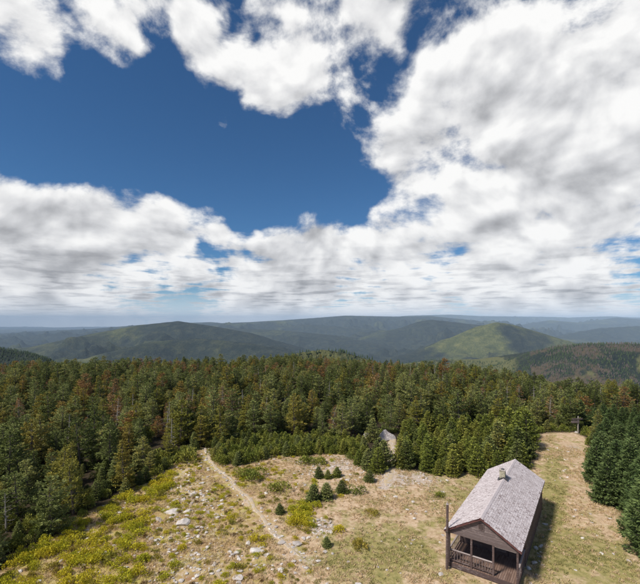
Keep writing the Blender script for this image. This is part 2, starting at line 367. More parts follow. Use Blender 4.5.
def ground_sheet():
    a_front = np.arange(-52, 52.01, 0.16); a_back = np.arange(54, 306.1, 3.0)
    ang = np.radians(np.concatenate([a_front, a_back])); na = len(ang)
    rr = [4.0]
    while rr[-1] < 38000:
        r = rr[-1]; rr.append(r + max(0.35 if r > 14 else 2.0, r * (0.0062 if r < 400 else .0105)) * (1.0 if r < 30000 else 3))
    rr = np.array(rr); nr = len(rr)
    A, Rr = np.meshgrid(ang, rr); X = np.sin(A) * Rr; Y = np.cos(A) * Rr
    Z = terrain(X.ravel(), Y.ravel()).reshape(X.shape)
    V = np.stack([X, Y, Z], -1).reshape(-1, 3)
    i = np.arange(nr - 1)[:, None] * na; j = np.arange(na)[None, :]; j2 = (j + 1) % na
    F = np.stack([i + j, i + j2, i + na + j2, i + na + j], -1).reshape(-1, 4)[:, ::-1]
    V = np.vstack([V, [[0, 0, 0]]]); c = len(V) - 1
    T = np.stack([np.full(na, c), (np.arange(na) + 1) % na, np.arange(na)], 1)
    me = mesh_np('ground', V, [F, T], None, True)
    x, y = V[:, 0], V[:, 1]; r = np.hypot(x, y)
    # biome attributes (where things grow): clearing, green turf, bare rubble, kind of far forest with painted sun patches
    dn = (fbm(x, y, 2.5, 3, .5, 77) - .5) * 2.0
    near = r < 140
    clear = np.zeros(len(V)); bare = np.zeros(len(V)); green = np.zeros(len(V)); heath = np.zeros(len(V))
    xn, yn = x[near], y[near]
    sd = dpoly(xn, yn, CLEAR, True) * np.where(inpoly(xn, yn, CLEAR), 1, -1)
    clear[near] = np.clip((sd + dn[near] * .6) / .8 + .5, 0, 1)
    dl = dpoly(xn, yn, PATH_L); dc = dpoly(xn, yn, PATH_C)
    rub = dpoly(xn, yn, RUBBLE, True) * np.where(inpoly(xn, yn, RUBBLE), -1, 1)
    px, py = CX + FPX * xn / np.maximum(yn, 1), HY + FPX * EYE / np.maximum(yn, 1)
    def spot(cx, cy, rx, ry): return np.exp(-((px - cx) / rx) ** 2 - ((py - cy) / ry) ** 2)
    b = np.maximum(np.clip(1.1 - dl / .7, 0, 1) * .6, np.clip(1.2 - dc / .8, 0, 1))
    b = np.maximum(b, np.clip(.55 - rub / 2, 0, .52))
    b = np.maximum(b, spot(318, 527, 22, 12) * .9); b = np.maximum(b, spot(345, 465, 50, 13) * .8); b = np.maximum(b, spot(405, 480, 50, 12) * .8)
    b = np.maximum(b, spot(455, 470, 60, 8) * .6); b = np.maximum(b, spot(572, 448, 14, 7) * .7); b = np.maximum(b, spot(300, 560, 40, 16) * .55)
    bare[near] = b
    g = .14 + .78 * np.maximum.reduce([spot(553, 500, 12, 45), spot(380, 555, 60, 30) * .75, spot(560, 555, 40, 30) * .8, spot(620, 575, 25, 12), spot(440, 470, 40, 8) * .4, spot(600, 560, 60, 30) * .6, spot(480, 490, 60, 30) * .35])
    green[near] = g
    heath[near] = np.clip((330 - px) / 120, 0, 1) * .8
    for nm, arr in (('clear', clear), ('bare', bare), ('green', green), ('heath', heath)):
        at = me.attributes.new(nm, 'FLOAT', 'POINT'); at.data.foreach_set('value', arr.astype(np.float32))
    # far hills: tint of the woods that grow there: 0 conifer dark .. 1 open grassy gold, plus brown dieback; pale hardwood tint also paints in sun patches
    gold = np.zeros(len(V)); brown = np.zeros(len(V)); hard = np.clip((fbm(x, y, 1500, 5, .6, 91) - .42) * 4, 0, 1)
    far = r > 250; xf, yf = x[far], y[far]
    fx = CX + FPX * xf / np.maximum(yf, 1); d2 = yf
    n1 = fbm(xf, yf, 170, 5, .6, 61); n2 = fbm(xf + .8 * yf, (yf - .8 * xf) * .32, 85, 6, .68, 71)
    inG = (d2 < 2400) & (d2 > 600) & (fx > 380)
    gd = np.where(inG, np.clip((535 - fx) / 30, 0, 1) * np.clip((n1 - .30) * 6, 0, 1), 0)
    gd = np.maximum(gd, np.where(inG & (fx > 540), np.clip((n1 - .58) * 9, 0, 1) * .8, 0))
    cen = (d2 > 500) & (d2 < 900) & (fx > 270) & (fx < 380)
    gd = np.maximum(gd, np.where(cen, np.clip((n2 - .38) * 6, 0, 1) * .7, 0))
    gold[far] = gd; brown[far] = np.where(inG & (fx > 530), np.clip((n2 - .50) * 9, 0, .8), 0)
    fxa = CX + FPX * x / np.maximum(y, 1); hard = np.where((y > 3000) & (y < 5200) & (fxa > 425) & (fxa < 600), np.clip(hard + .55 + (fbm(x, y, 500, 4, .6, 97) - .5) * 2.5, 0, 1), hard * .42)  # sunlight painted onto the green mountain, other woods darkened like cloud shade
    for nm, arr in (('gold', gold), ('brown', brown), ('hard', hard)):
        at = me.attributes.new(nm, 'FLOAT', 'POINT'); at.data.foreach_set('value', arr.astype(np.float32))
    # material
    m, n, bs, out = mat('summit_ground_and_hills')
    def A_(nm):
        a = n.new('ShaderNodeAttribute'); a.attribute_name = nm; return a.outputs['Fac']
    p = worldpos(n)
    nA = n.noise(p, .55, 7, .62); nB = n.noise(p, 2.6, 6, .65); nC = n.noise(p, 11, 5, .6); nD = n.noise(n.vm('ADD', p, (31, 7, 0)), 1.1, 6, .65)
    straw = n.ramp(nB, [(.28, (.31, .20, .115)), (.48, (.52, .375, .235)), (.62, (.62, .47, .325)), (.8, (.68, .56, .43))])
    turf = n.ramp(nB, [(.3, (.19, .185, .064)), (.5, (.32, .275, .105)), (.75, (.48, .375, .19))])
    soil = n.ramp(nC, [(.3, (.34, .25, .185)), (.5, (.52, .43, .35)), (.65, (.62, .54, .47)), (.8, (.68, .63, .58))])
    hth = n.ramp(nA, [(.3, (.29, .16, .08)), (.5, (.40, .30, .10)), (.7, (.46, .40, .11))])
    gmask = n.ss(n.m('ADD', n.m('ADD', nA, n.m('MULTIPLY', nD, .5)), n.m('MULTIPLY', A_('green'), .55)), .80, 1.05)
    c = n.mix(gmask, straw, turf)
    c = n.mix(n.ss(n.m('ADD', nD, n.m('MULTIPLY', A_('heath'), .35)), .56, .78, 0, .85), c, hth)
    c = n.mix(n.ss(n.m('ADD', n.m('ADD', n.m('MULTIPLY', nB, .6), n.m('MULTIPLY', nA, .25)), n.m('MULTIPLY', A_('bare'), .45)), .62, .80), c, soil)
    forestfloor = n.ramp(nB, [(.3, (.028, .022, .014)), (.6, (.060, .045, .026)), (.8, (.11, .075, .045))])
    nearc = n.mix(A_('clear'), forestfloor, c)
    # far woods
    f1 = n.noise(p, .012, 8, .65); f2 = n.noise(p, .085, 4, .7); f3 = n.noise(p, .0022, 6, .6)
    wood_ = n.ramp(n.m('ADD', n.m('MULTIPLY', f1, .5), n.m('MULTIPLY', f2, .5)), [(.36, (.012, .020, .020)), (.5, (.028, .037, .029)), (.62, (.068, .074, .044))])
    hardw_sunlit = n.ramp(n.m('ADD', n.m('MULTIPLY', f1, .5), n.m('MULTIPLY', f2, .5)), [(.36, (.044, .056, .024)), (.5, (.095, .108, .038)), (.62, (.190, .182, .066))])
    fc = n.mix(n.ss(n.m('ADD', n.m('MULTIPLY', A_('hard'), .6), n.m('MULTIPLY', f3, .7)), .45, .8), wood_, hardw_sunlit)  # dark conifer to pale hardwood, the pale tint carrying painted sunlight too
    fc = n.mix(n.ss(n.m('ADD', n.m('MULTIPLY', A_('brown'), .7), n.m('MULTIPLY', f2, .5)), .55, .85, 0, .8), fc, (.125, .092, .058))
    fc = n.mix(n.ss(n.m('ADD', n.m('MULTIPLY', A_('gold'), .9), n.m('MULTIPLY', f2, .4)), .55, .95, 0, .85), fc, (.155, .155, .062))
    dist = n.vm('LENGTH', p)
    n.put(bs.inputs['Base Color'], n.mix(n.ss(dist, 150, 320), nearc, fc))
    bs.inputs['Roughness'].default_value = .95; bs.inputs['Specular IOR Level'].default_value = .1
    b1 = n.new('ShaderNodeBump'); b1.inputs['Strength'].default_value = .9; b1.inputs['Distance'].default_value = .07
    n.put(b1.inputs['Height'], n.m('ADD', nB, n.m('MULTIPLY', nC, .7)))
    b2 = n.new('ShaderNodeBump'); b2.inputs['Strength'].default_value = .8; b2.inputs['Distance'].default_value = 14
    n.put(b2.inputs['Height'], n.m('MULTIPLY', n.m('ADD', f2, n.m('MULTIPLY', f1, 2.5)), n.ss(dist, 150, 600)))
    n.l.new(b1.outputs[0], b2.inputs['Normal']); n.l.new(b2.outputs[0], bs.inputs['Normal'])
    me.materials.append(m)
    o = link('ground', me); tag(o, kind='structure'); return o
ground_sheet()

def trail(name, pts, wid, seed, mt):
    """a worn strip of its own, lying 2 cm proud, ragged at the edges"""
    P = np.array(pts); seg = np.hypot(*np.diff(P, axis=0).T); s = np.concatenate([[0], np.cumsum(seg)])
    t = np.arange(0, s[-1], .22); x = np.interp(t, s, P[:, 0]); y = np.interp(t, s, P[:, 1])
    x = x + (fbm(t, t * 0 + seed, 4.5, 3, .6, seed) - .5) * 1.5; k = np.ones(9) / 9; xs = np.convolve(np.pad(x, 4, 'edge'), k, 'valid'); ys = np.convolve(np.pad(y, 4, 'edge'), k, 'valid')
    dx = np.gradient(xs); dy = np.gradient(ys); L = np.hypot(dx, dy); nx, ny = -dy / L, dx / L
    V = []; nc = 7
    for i in range(len(t)):
        taper = min(1, (i + 1) / 8, (len(t) - i) / 8)
        wl = wid * taper * (.55 + .75 * fbm(t[i], 3, 1.3, 3, .6, seed)); wr = wid * taper * (.55 + .75 * fbm(t[i], 9, 1.3, 3, .6, seed + 5))
        for j in range(nc):
            q = -wl + (wl + wr) * j / (nc - 1); X = xs[i] + nx[i] * q; Y = ys[i] + ny[i] * q
            V.append((X, Y, 0))
    V = np.array(V); edge = np.tile(np.array([0] + [1] * (nc - 2) + [0]), len(t))
    V[:, 2] = terrain(V[:, 0], V[:, 1], False) + np.where(edge, .03, -.05)
    i = np.arange(len(t) - 1)[:, None] * nc; j = np.arange(nc - 1)[None]
    F = np.stack([i + j, i + nc + j, i + nc + j + 1, i + j + 1], -1).reshape(-1, 4)[:, ::-1]
    tag(link(name, mesh_np(name, V, F, mt, True)), kind='structure')
def soil_mat():
    m, n, b, out = mat('worn_stony_soil'); p = worldpos(n); nC = n.noise(p, 9, 6, .65); nB = n.noise(p, 2, 5, .6)
    c = n.ramp(nC, [(.3, (.34, .25, .18)), (.5, (.50, .41, .31)), (.65, (.58, .50, .42)), (.8, (.66, .61, .55))])
    c = n.mix(n.ss(nB, .42, .56, 0, .9), c, (.50, .38, .22))
    n.put(b.inputs['Base Color'], c); b.inputs['Roughness'].default_value = .95; bump(n, b, nC, .9, .06); return m
M['soil'] = soil_mat()
trail('path', PATH_L, .24, 5, M['soil'])
trail('path', PATH_C, .62, 15, M['soil'])

# haze: the air between here and the far ridges
def haze():
    bm = bmesh.new(); bmesh.ops.create_cube(bm, size=1)
    me = bpy.data.meshes.new('haze'); 
    for v in bm.verts: v.co = (v.co.x * 84000, v.co.y * 84000, (v.co.z + .5) * 1150 - 750)
    bm.to_mesh(me); bm.free()
    m = bpy.data.materials.new('pale_air'); m.use_nodes = True; n = NT(m.node_tree); n.n.clear()
    v = n.new('ShaderNodeVolumePrincipled'); v.inputs['Color'].default_value = (.60, .79, 1.0, 1); v.inputs['Density'].default_value = HAZE
    v.inputs['Anisotropy'].default_value = -0.25
    n.l.new(v.outputs[0], n.new('ShaderNodeOutputMaterial').inputs['Volume']); me.materials.append(m)
    tag(link('haze', me), kind='stuff')
HAZE = 4.0e-5
if 'nohaze' not in TEST: haze()

# ================================================================== cabin
def unit(v): return v / np.maximum(np.linalg.norm(v, axis=-1, keepdims=True), 1e-9)
def box(bm, x0, y0, z0, x1, y1, z1, bev=0.0):
    r = bmesh.ops.create_cube(bm, size=1)
    for v in r['verts']: v.co = Vector((x0 if v.co.x < 0 else x1, y0 if v.co.y < 0 else y1, z0 if v.co.z < 0 else z1))
    if bev: bmesh.ops.bevel(bm, geom=list({e for v in r['verts'] for e in v.link_edges}), offset=bev, segments=1, affect='EDGES')
def prism(bm, pts, y0, y1, axis='y'):
    """polygon in local x-z extruded along y"""
    a = [bm.verts.new((p[0], y0, p[1])) for p in pts]; b = [bm.verts.new((p[0], y1, p[1])) for p in pts]
    bm.faces.new(a[::-1] if False else a); bm.faces.new(b[::-1]); n = len(pts)
    for i in range(n): bm.faces.new((a[i], b[i], b[(i + 1) % n], a[(i + 1) % n]))
    bmesh.ops.recalc_face_normals(bm, faces=bm.faces[:])
def cyl(bm, p, q, r0, r1=None, seg=10):
    r1 = r0 if r1 is None else r1; p = Vector(p); q = Vector(q); d = (q - p).normalized()
    u = d.orthogonal().normalized(); v = d.cross(u)
    A = [bm.verts.new(p + (u * math.cos(2*math.pi*i/seg) + v * math.sin(2*math.pi*i/seg)) * r0) for i in range(seg)]
    B = [bm.verts.new(q + (u * math.cos(2*math.pi*i/seg) + v * math.sin(2*math.pi*i/seg)) * r1) for i in range(seg)]
    for i in range(seg): bm.faces.new((A[i], A[(i+1) % seg], B[(i+1) % seg], B[i]))
    bm.faces.new(A[::-1]); bm.faces.new(B)
def fin(name, bm, m, parent=None, smooth=False):
    me = bpy.data.meshes.new(name); bm.to_mesh(me); bm.free(); me.materials.append(m)
    if smooth: me.polygons.foreach_set('use_smooth', [True] * len(me.polygons))
    return link(name, me, parent)
def nb(): return bmesh.new()

def cabin():
    root = bpy.data.objects.new('cabin', None); COL.objects.link(root)
    gz = float(terrain(np.array([cabpt(2.4, 3)[0]]), np.array([cabpt(2.4, 3)[1]]), False)[0]) * 0
    root.location = (CAB[0], CAB[1], gz); root.rotation_euler = (0, 0, CYAW)
    tag(root, 'brown wooden cabin with pinkish grey shingle roof and open railed porch', 'cabin')
    W, L, HE, HR = CW, CL, CHE, CHR
    xl, xr, yf, yb = .20, W - .20, .22, L - .22          # wall planes inside the roof overhang
    PD = 2.9                                              # porch depth
    fl = .42                                              # floor height
    rise = HR - HE; half = W / 2; sl_ = math.hypot(half, rise); nx, nz = rise / sl_, half / sl_
    # roof: two slabs
    rf = nb()
    T = .07
    prism(rf, [(0, HE - .03), (half, HR - .03), (half, HR - .03 - T / nz), (0, HE - .03 - T / nz)], 0, L)
    prism(rf, [(W, HE - .03), (half, HR - .03), (half, HR - .03 - T / nz), (W, HE - .03 - T / nz)], 0, L)
    roof = fin('roof', rf, M['trim'], root)
    # shingles: small individual slabs, joined (about three pixels each)
    V = []; F = []; r_ = np.random.default_rng(5)
    for side in (0, 1):
        rows = 20; ex = sl_ / rows
        for i in range(rows):
            y = -.03 - r_.random() * .1; s0 = i * ex
            while y < L + .0:
                wd = .08 + .09 * r_.random(); y1 = min(y + wd - .008, L + .03)
                t0 = .014 + .010 * r_.random(); s1 = s0 + ex * 1.25; jit = r_.random() * .02
                q = []
                for (s, h) in ((s0 - jit, -.004), (s0 - jit, t0), (min(s1, sl_), .004), ):
                    for yy in (y, y1):
                        X = s / sl_ * half; Zc = HE - .03 + s / sl_ * rise
                        X = X - nx * h; Zc = Zc + nz * h
                        q.append((X if side == 0 else W - X, yy, Zc))
                b = len(V); V += q
                F += [(b, b+1, b+3, b+2), (b+2, b+3, b+5, b+4)] if side else [(b+1, b, b+2, b+3), (b+3, b+2, b+4, b+5)]
                y += wd
    o = link('shingle', mesh_np('shingle', V, np.array(F), M['shingle']), roof); tag(o, kind='stuff')
    bm = nb(); 
    prism(bm, [(half - .13, HR - .03 - .13 * rise / half + .03), (half, HR + .012), (half + .13, HR - .03 - .13 * rise / half + .03), (half + .13, HR - .03 - .13 * rise / half + .012), (half, HR - .008), (half - .13, HR - .03 - .13 * rise / half + .012)], -.02, L + .02)
    fin('ridge_cap', bm, M['shingle'], roof)
    # rake boards and eave boards
    for y0, y1 in ((-.035, -.003), (L + .003, L + .035)):
        for sgn in (0, 1):
            bm = nb(); f = (lambda x: x) if sgn == 0 else (lambda x: W - x)
            prism(bm, [(f(0), HE - .035), (f(half - .002), HR - .035), (f(half - .002), HR - .20), (f(0), HE - .20)], y0, y1); fin('rake_board', bm, M['trim'], roof)
    for x0, x1 in ((-.028, -.003), (W + .003, W + .028)):
        bm = nb(); box(bm, x0, 0, HE - .17, x1, L, HE - .04); fin('eave_board', bm, M['brown_wood'], roof)
    # floor, sill and deck boards
    bm = nb(); box(bm, xl, yf + PD, .12, xr, yb, fl); fin('floor', bm, M['brown_wood'], root)
    bm = nb(); box(bm, xl + .02, yf + .02, .14, xr - .02, yf + PD - .003, fl - .035); fin('porch_frame', bm, M['brown_wood'], root)
    bm = nb(); box(bm, xl - .015, yf - .05, .10, xr + .015, yf + .017, fl - .04, .006); fin('skirt_board', bm, M['brown_wood'], root)
    n = 33; bw = (xr - xl) / n; base = None
    for i in range(n):
        if base is None or i % 11 == 0:
            bm = nb(); box(bm, .006, 0, -.032, bw - .006, PD + .03 - .004, 0, .003)
            me = bpy.data.meshes.new('deck_board'); bm.to_mesh(me); bm.free(); me.materials.append(M['deck']); base = me
        o = link('deck_board', base, root); o.location = (xl + i * bw, yf - .03, fl + r_.random() * .004)
    # piers
    for a in (xl + .15, W / 2, xr - .15):
        for b in (yf + .15, yf + PD, yf + 6, yf + 9.5, yb - .2):
            bm = nb(); box(bm, a - .14, b - .14, -.3, a + .14, b + .14, .118 if b > yf + PD - .1 else .138, .03); fin('pier', bm, M['stone'], root)
    # walls: back room behind the porch
    y0 = yf + PD; top = HE - .03 + xl / half * rise - T / nz - .02   # height of wall under the roof at its plane
    bm = nb(); box(bm, xl + .05, y0 + .05, fl, xr - .05, yb - .05, top - .03)
    prism(bm, [(xl + .3, top - .02), (xr - .3, top - .02), (half, HR - .25)], y0 + .04, y0 + .06)
    fin('wall_core', bm, M['interior'], root)
    nb_ = 15; hh = (top - fl + .28) / nb_
    for side in (0, 1):
        for k in range(nb_):
            bm = nb(); z = fl - .28 + k * hh
            x = xl if side == 0 else xr; d = -1 if side == 0 else 1
            prismx = [(x - d * .048, z), (x + d * .022, z - .012), (x + d * .004, z + hh), (x - d * .048, z + hh)]
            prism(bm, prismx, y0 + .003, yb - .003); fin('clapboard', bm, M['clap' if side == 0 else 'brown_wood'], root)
    for k in range(nb_):                                   # porch back wall and far end wall
        z = fl + k * (top - fl) / nb_; h2 = (top - fl) / nb_
        for (x0, x1) in ((xl + .05, half + .15), (half + 1.15, xr - .05)):
            bm = nb(); box(bm, x0, y0 - .01 - .012, z + .004, x1, y0 + .048, z + h2 - .004); fin('clapboard', bm, M['brown_wood'], root)
        bm = nb(); box(bm, xl + .05, yb - .048, z + .004, xr - .05, yb + .012, z + h2 - .004); fin('clapboard', bm, M['clap'], root)
    bm = nb(); box(bm, half + .20, y0 - .03, fl + .01, half + 1.10, y0 + .03, fl + 2.0, .005); dr = fin('door', bm, M['brown_wood'], root)
    for z0 in (.2, 1.1):
        bm = nb(); box(bm, half + .32, y0 - .042, fl + z0, half + .98, y0 - .032, fl + z0 + .7, .004); fin('panel', bm, M['clap'], dr)
    bm = nb(); cyl(bm, (half + .28, y0 - .032, fl + 1.0), (half + .28, y0 - .09, fl + 1.0), .03); fin('handle', bm, M['iron'], dr)
    bm = nb(); box(bm, half + .15, y0 - .035, fl + 2.004, half + 1.15, y0 + .03, top - .004); fin('door_header', bm, M['brown_wood'], root)
    bm = nb()
    for (x0, x1, z0, z1) in ((.75, .83, 1.0, 1.9), (1.55, 1.63, 1.0, 1.9), (.832, 1.548, 1.0, 1.07), (.832, 1.548, 1.83, 1.9), (1.16, 1.21, 1.072, 1.828)): box(bm, x0, y0 - .06, fl + z0, x1, y0 - .026, fl + z1)
    win = fin('window', bm, M['clap'], root); bm = nb(); box(bm, .832, y0 - .04, fl + 1.072, 1.548, y0 - .028, fl + 1.828); fin('pane', bm, M['glass'], win)
    for (a, b) in ((xl, y0), (xr, y0), (xl, yb), (xr, yb)):
        bm = nb(); sx = -1 if a == xl else 1
        box(bm, a - .01 if sx < 0 else a - .06, b - .045, .10, a + .06 if sx < 0 else a + .03, b - .003 if b == y0 else b + .03, top - .01)
        if b == y0 or True: fin('corner_board', bm, M['brown_wood'], root)
    # porch posts
    pz0 = fl + .006; bh = HE - .28                         # underside of the front beam
    px_ = [xl + .06, xl + .06 + (xr - xl - .12) * .345, xl + .06 + (xr - xl - .12) * .665, xr - .06]
    for i, a in enumerate(px_):
        bm = nb(); box(bm, a - .062, yf - .02, pz0, a + .062, yf + .10, bh - .003, .008); fin('post', bm, M['brown_wood'], root)
    # beams
    bm = nb(); box(bm, xl - .03, yf - .03, bh, xr + .03, yf + .10, bh + .22, .006); fin('beam', bm, M['clap'], root)
    for a in (xl, xr):
        bm = nb(); box(bm, a - .05, yf + .103, bh + .0, a + .05, y0 - .05, min(bh + .22, top), .006); fin('beam', bm, M['brown_wood'], root)
    bm = nb(); box(bm, px_[2] + .07, yf + .02, bh - .07, px_[3] - .07, yf + .06, bh - .003); fin('light_batten', bm, M['rail'], root)
    # gable boards
    g0 = bh + .223; ng = 9; gt = HR - .12
    vent = (half - .20, half + .16, g0 + .55, g0 + .98)
    for k in range(ng):
        z0 = g0 + (gt - g0) * k / ng; z1 = g0 + (gt - g0) * (k + 1) / ng - .006
        def xin(z): return max(xl, (z + .13 - (HE - .03)) / rise * half)
        a0, a1 = xin(z0), xin(z1)
        if a0 >= half - .05: continue
        a1 = min(a1, half - .01)
        bm = nb(); pts = [(a0, z0), (W - a0, z0), (W - a1, z1), (a1, z1)]
        A = [bm.verts.new((p[0], yf - (.022 if i < 2 else .004), p[1])) for i, p in enumerate(pts)]; B = [bm.verts.new((p[0], yf + .05, p[1])) for p in pts]
        bm.faces.new(A); bm.faces.new(B[::-1])
        for i in range(4): bm.faces.new((A[i], B[i], B[(i+1) % 4], A[(i+1) % 4]))
        bmesh.ops.recalc_face_normals(bm, faces=bm.faces[:]); fin('gable_board', bm, M['clap'], root)
        if k < ng - 1 or True:
            bm = nb(); A = [bm.verts.new((p[0], yb + .005, p[1])) for p in pts]; B = [bm.verts.new((p[0], yb - .05, p[1])) for p in pts]
            bm.faces.new(A); bm.faces.new(B[::-1])
            for i in range(4): bm.faces.new((A[i], B[i], B[(i+1) % 4], A[(i+1) % 4]))
            bmesh.ops.recalc_face_normals(bm, faces=bm.faces[:]); fin('gable_board', bm, M['clap'], root)
    bm = nb(); x0, x1, z0, z1 = vent
    for (a, b, c, d) in ((x0, x0 + .04, z0, z1), (x1 - .04, x1, z0, z1), (x0 + .042, x1 - .042, z0, z0 + .04), (x0 + .042, x1 - .042, z1 - .04, z1)): box(bm, a, yf - .06, c, b, yf - .025, d)
    vt = fin('gable_vent', bm, M['brown_wood'], root)
    for k in range(5):
        zz = z0 + .05 + k * (z1 - z0 - .1) / 5; bm = nb(); box(bm, x0 + .043, yf - .05, zz, x1 - .043, yf - .027, zz + .045); fin('slat', bm, M['interior'], vt)
    # railings
    def rail_run(p, q, nbal):
        p = Vector(p); q = Vector(q); d = (q - p); Lr = d.length; d.normalize(); ang = math.atan2(d.y, d.x)
        rt = bpy.data.objects.new('railing', None); COL.objects.link(rt); rt.parent = root; rt.location = (p.x, p.y, fl); rt.rotation_euler = (0, 0, ang)
        bm = nb(); box(bm, 0, -.055, .84, Lr, .055, .875, .005); fin('top_rail', bm, M['rail'], rt)
        bm = nb(); box(bm, 0, -.025, .76, Lr, .025, .836); fin('upper_rail', bm, M['brown_wood'], rt)
        bm = nb(); box(bm, 0, -.025, .12, Lr, .025, .19); fin('lower_rail', bm, M['brown_wood'], rt)
        bm = nb(); box(bm, -.021, -.016, .193, .021, .016, .757); me = bpy.data.meshes.new('baluster'); bm.to_mesh(me); bm.free(); me.materials.append(M['clap'])
        for k in range(nbal):
            o = link('baluster', me, rt); o.location = ((k + .5) * Lr / nbal, 0, 0)
    for i in (0, 1): rail_run((px_[i] + .066, yf + .04, 0), (px_[i + 1] - .066, yf + .04, 0), 7)
    rail_run((xl + .04, yf + .13, 0), (xl + .04, y0 - .06, 0), 12)
    rail_run((xr - .04, yf + .13, 0), (xr - .04, y0 - .06, 0), 12)
    # chimney
    ch = bpy.data.objects.new('chimney', None); COL.objects.link(ch); ch.parent = root; ch.location = (half - .12, 8.0, HR)
    bm = nb(); box(bm, -.21, -.21, -.55, .21, .21, .56, .03)
    bmesh.ops.subdivide_edges(bm, edges=bm.edges[:], cuts=3, use_grid_fill=True)
    rr_ = np.random.default_rng(3)
    for v in bm.verts: v.co += Vector(rr_.normal(0, .012, 3))
    fin('stack', bm, M['mortar'], ch)
    bm = nb(); box(bm, -.25, -.25, .575, .25, .25, .63, .015); fin('cap', bm, M['stone'], ch)
    bm = nb(); box(bm, -.11, -.11, .633, .11, .11, .70, .02); fin('flue', bm, M['flash'], ch)
    bm = nb(); prism(bm, [(-.36, -.20), (.12, .075), (.42, -.11), (.42, -.08), (.12, .105), (-.36, -.17)], -.34, .34); fin('flashing', bm, M['flash'], ch)
cabin()

# dark pole beside the porch corner
def pole():
    root = bpy.data.objects.new('pole', None); COL.objects.link(root); root.location = (8.64, 27.22, 0)
    tag(root, 'tall dark brown wooden pole standing at the left front corner of the cabin porch', 'pole')
    bm = nb(); cyl(bm, (0, 0, -.3), (.03, 0, 4.45), .095, .08, 12); fin('shaft', bm, M['brown_wood'], root, False)
    bm = nb(); cyl(bm, (.03, 0, 4.453), (.03, 0, 4.50), .10, .10, 12); cyl(bm, (.03, 0, 4.50), (.03, 0, 4.66), .035, .025, 8); fin('cap', bm, M['rail'], root)
    bm = nb(); cyl(bm, (0, 0, 2.55), (0, 0, 2.62), .105, .105, 12); fin('band', bm, M['iron'], root)
pole()

# trail sign
def sign():
    x, y = px2w(578, 433.5); root = bpy.data.objects.new('trail_sign', None); COL.objects.link(root); root.location = (x, y, 0); root.rotation_euler = (0, 0, R(6))
    tag(root, 'brown trail sign with two boards on a grey post where the lane ends', 'sign')
    bm = nb(); cyl(bm, (0, 0, -.3), (.02, 0, 2.55), .10, .085, 10); fin('post', bm, M['snag'], root)
    for z, x0, x1, tl in ((1.62, -1.25, .10, 0), (2.12, -1.15, .62, .03)):
        if z < 2: bx = (x0, x1, z, z + .36)
        else: bx = (x0, x1, z, z + .20)
        bm = nb(); a, b, c, d = bx
        pts = [(a, c + (d - c) / 2), (a + .14, c), (b, c), (b, d), (a + .14, d)]
        prism(bm, pts, -.135, -.100); o = fin('board', bm, M['clap'], root)
    bm = nb(); 
    cyl(bm, (.02, 0, 2.553), (.02, 0, 2.62), .11, .02, 10); fin('cap', bm, M['snag'], root)
sign()

# ================================================================== stones
def stone_mesh(seed, sub=2, flat=.6):
    r = np.random.default_rng(seed); bm = bmesh.new(); bmesh.ops.create_icosphere(bm, subdivisions=sub, radius=.5)
    pl = [(unit(r.normal(size=3)), .22 + .18 * r.random()) for _ in range(8)]
    for v in bm.verts:
        c = np.array(v.co)
        for nrm, d in pl:
            k = c @ nrm
            if k > d: c = c - nrm * (k - d)
        v.co = Vector((c[0] * 1.15, c[1], c[2] * flat))
    me = bpy.data.meshes.new('stone'); bm.to_mesh(me); bm.free(); me.materials.append(M['stone']); return me
STONES = [stone_mesh(i, 2 if i < 8 else 1, .45 + .04 * (i % 6)) for i in range(14)]
def gz(x, y): return float(terrain(np.array([x]), np.array([y]), False)[0])
THINGS = []
def put_stone(x, y, s, label, group=None, mesh=None, rz=None, name='stone', sz=None, cat='stone'):
    o = link(name, mesh or STONES[rng.integers(14)]); o.location = (x, y, gz(x, y) + s * .03); k = s
    o.scale = sz or (k * (.8 + .4 * rng.random()), k * (.8 + .3 * rng.random()), k * (.7 + .4 * rng.random()))
    o.rotation_euler = (rng.normal(0, .12), rng.normal(0, .12), rng.random() * 6.28 if rz is None else rz)
    tag(o, label, cat, group); return o
def rock_big(seed):
    me = stone_mesh(seed, 4, .62); V = np.empty(len(me.vertices) * 3, np.float32); me.vertices.foreach_get('co', V); V = V.reshape(-1, 3)
    V += (fbm(V[:, 0] * 1.0 + 5, V[:, 1] + V[:, 2] * 1.7 + 9, .22, 4, .55, seed)[:, None] - .5) * .10 * unit(V)
    me.vertices.foreach_set('co', V.ravel()); me.materials.clear(); me.materials.append(M['boulder']); me.name = 'boulder'; return me
x, y = px2w(386, 439); put_stone(x, y, 2.2, 'large pinkish grey boulder at the head of the middle trail against the dark firs', None, rock_big(61), .3, 'boulder', (2.7, 2.0, 3.9), 'boulder')
x, y = px2w(366.5, 437.5); put_stone(x, y, 1.2, 'smaller pale boulder left of the big boulder behind a little fir', None, rock_big(62), 1.1, 'boulder', (1.7, 1.3, 2.2), 'boulder')
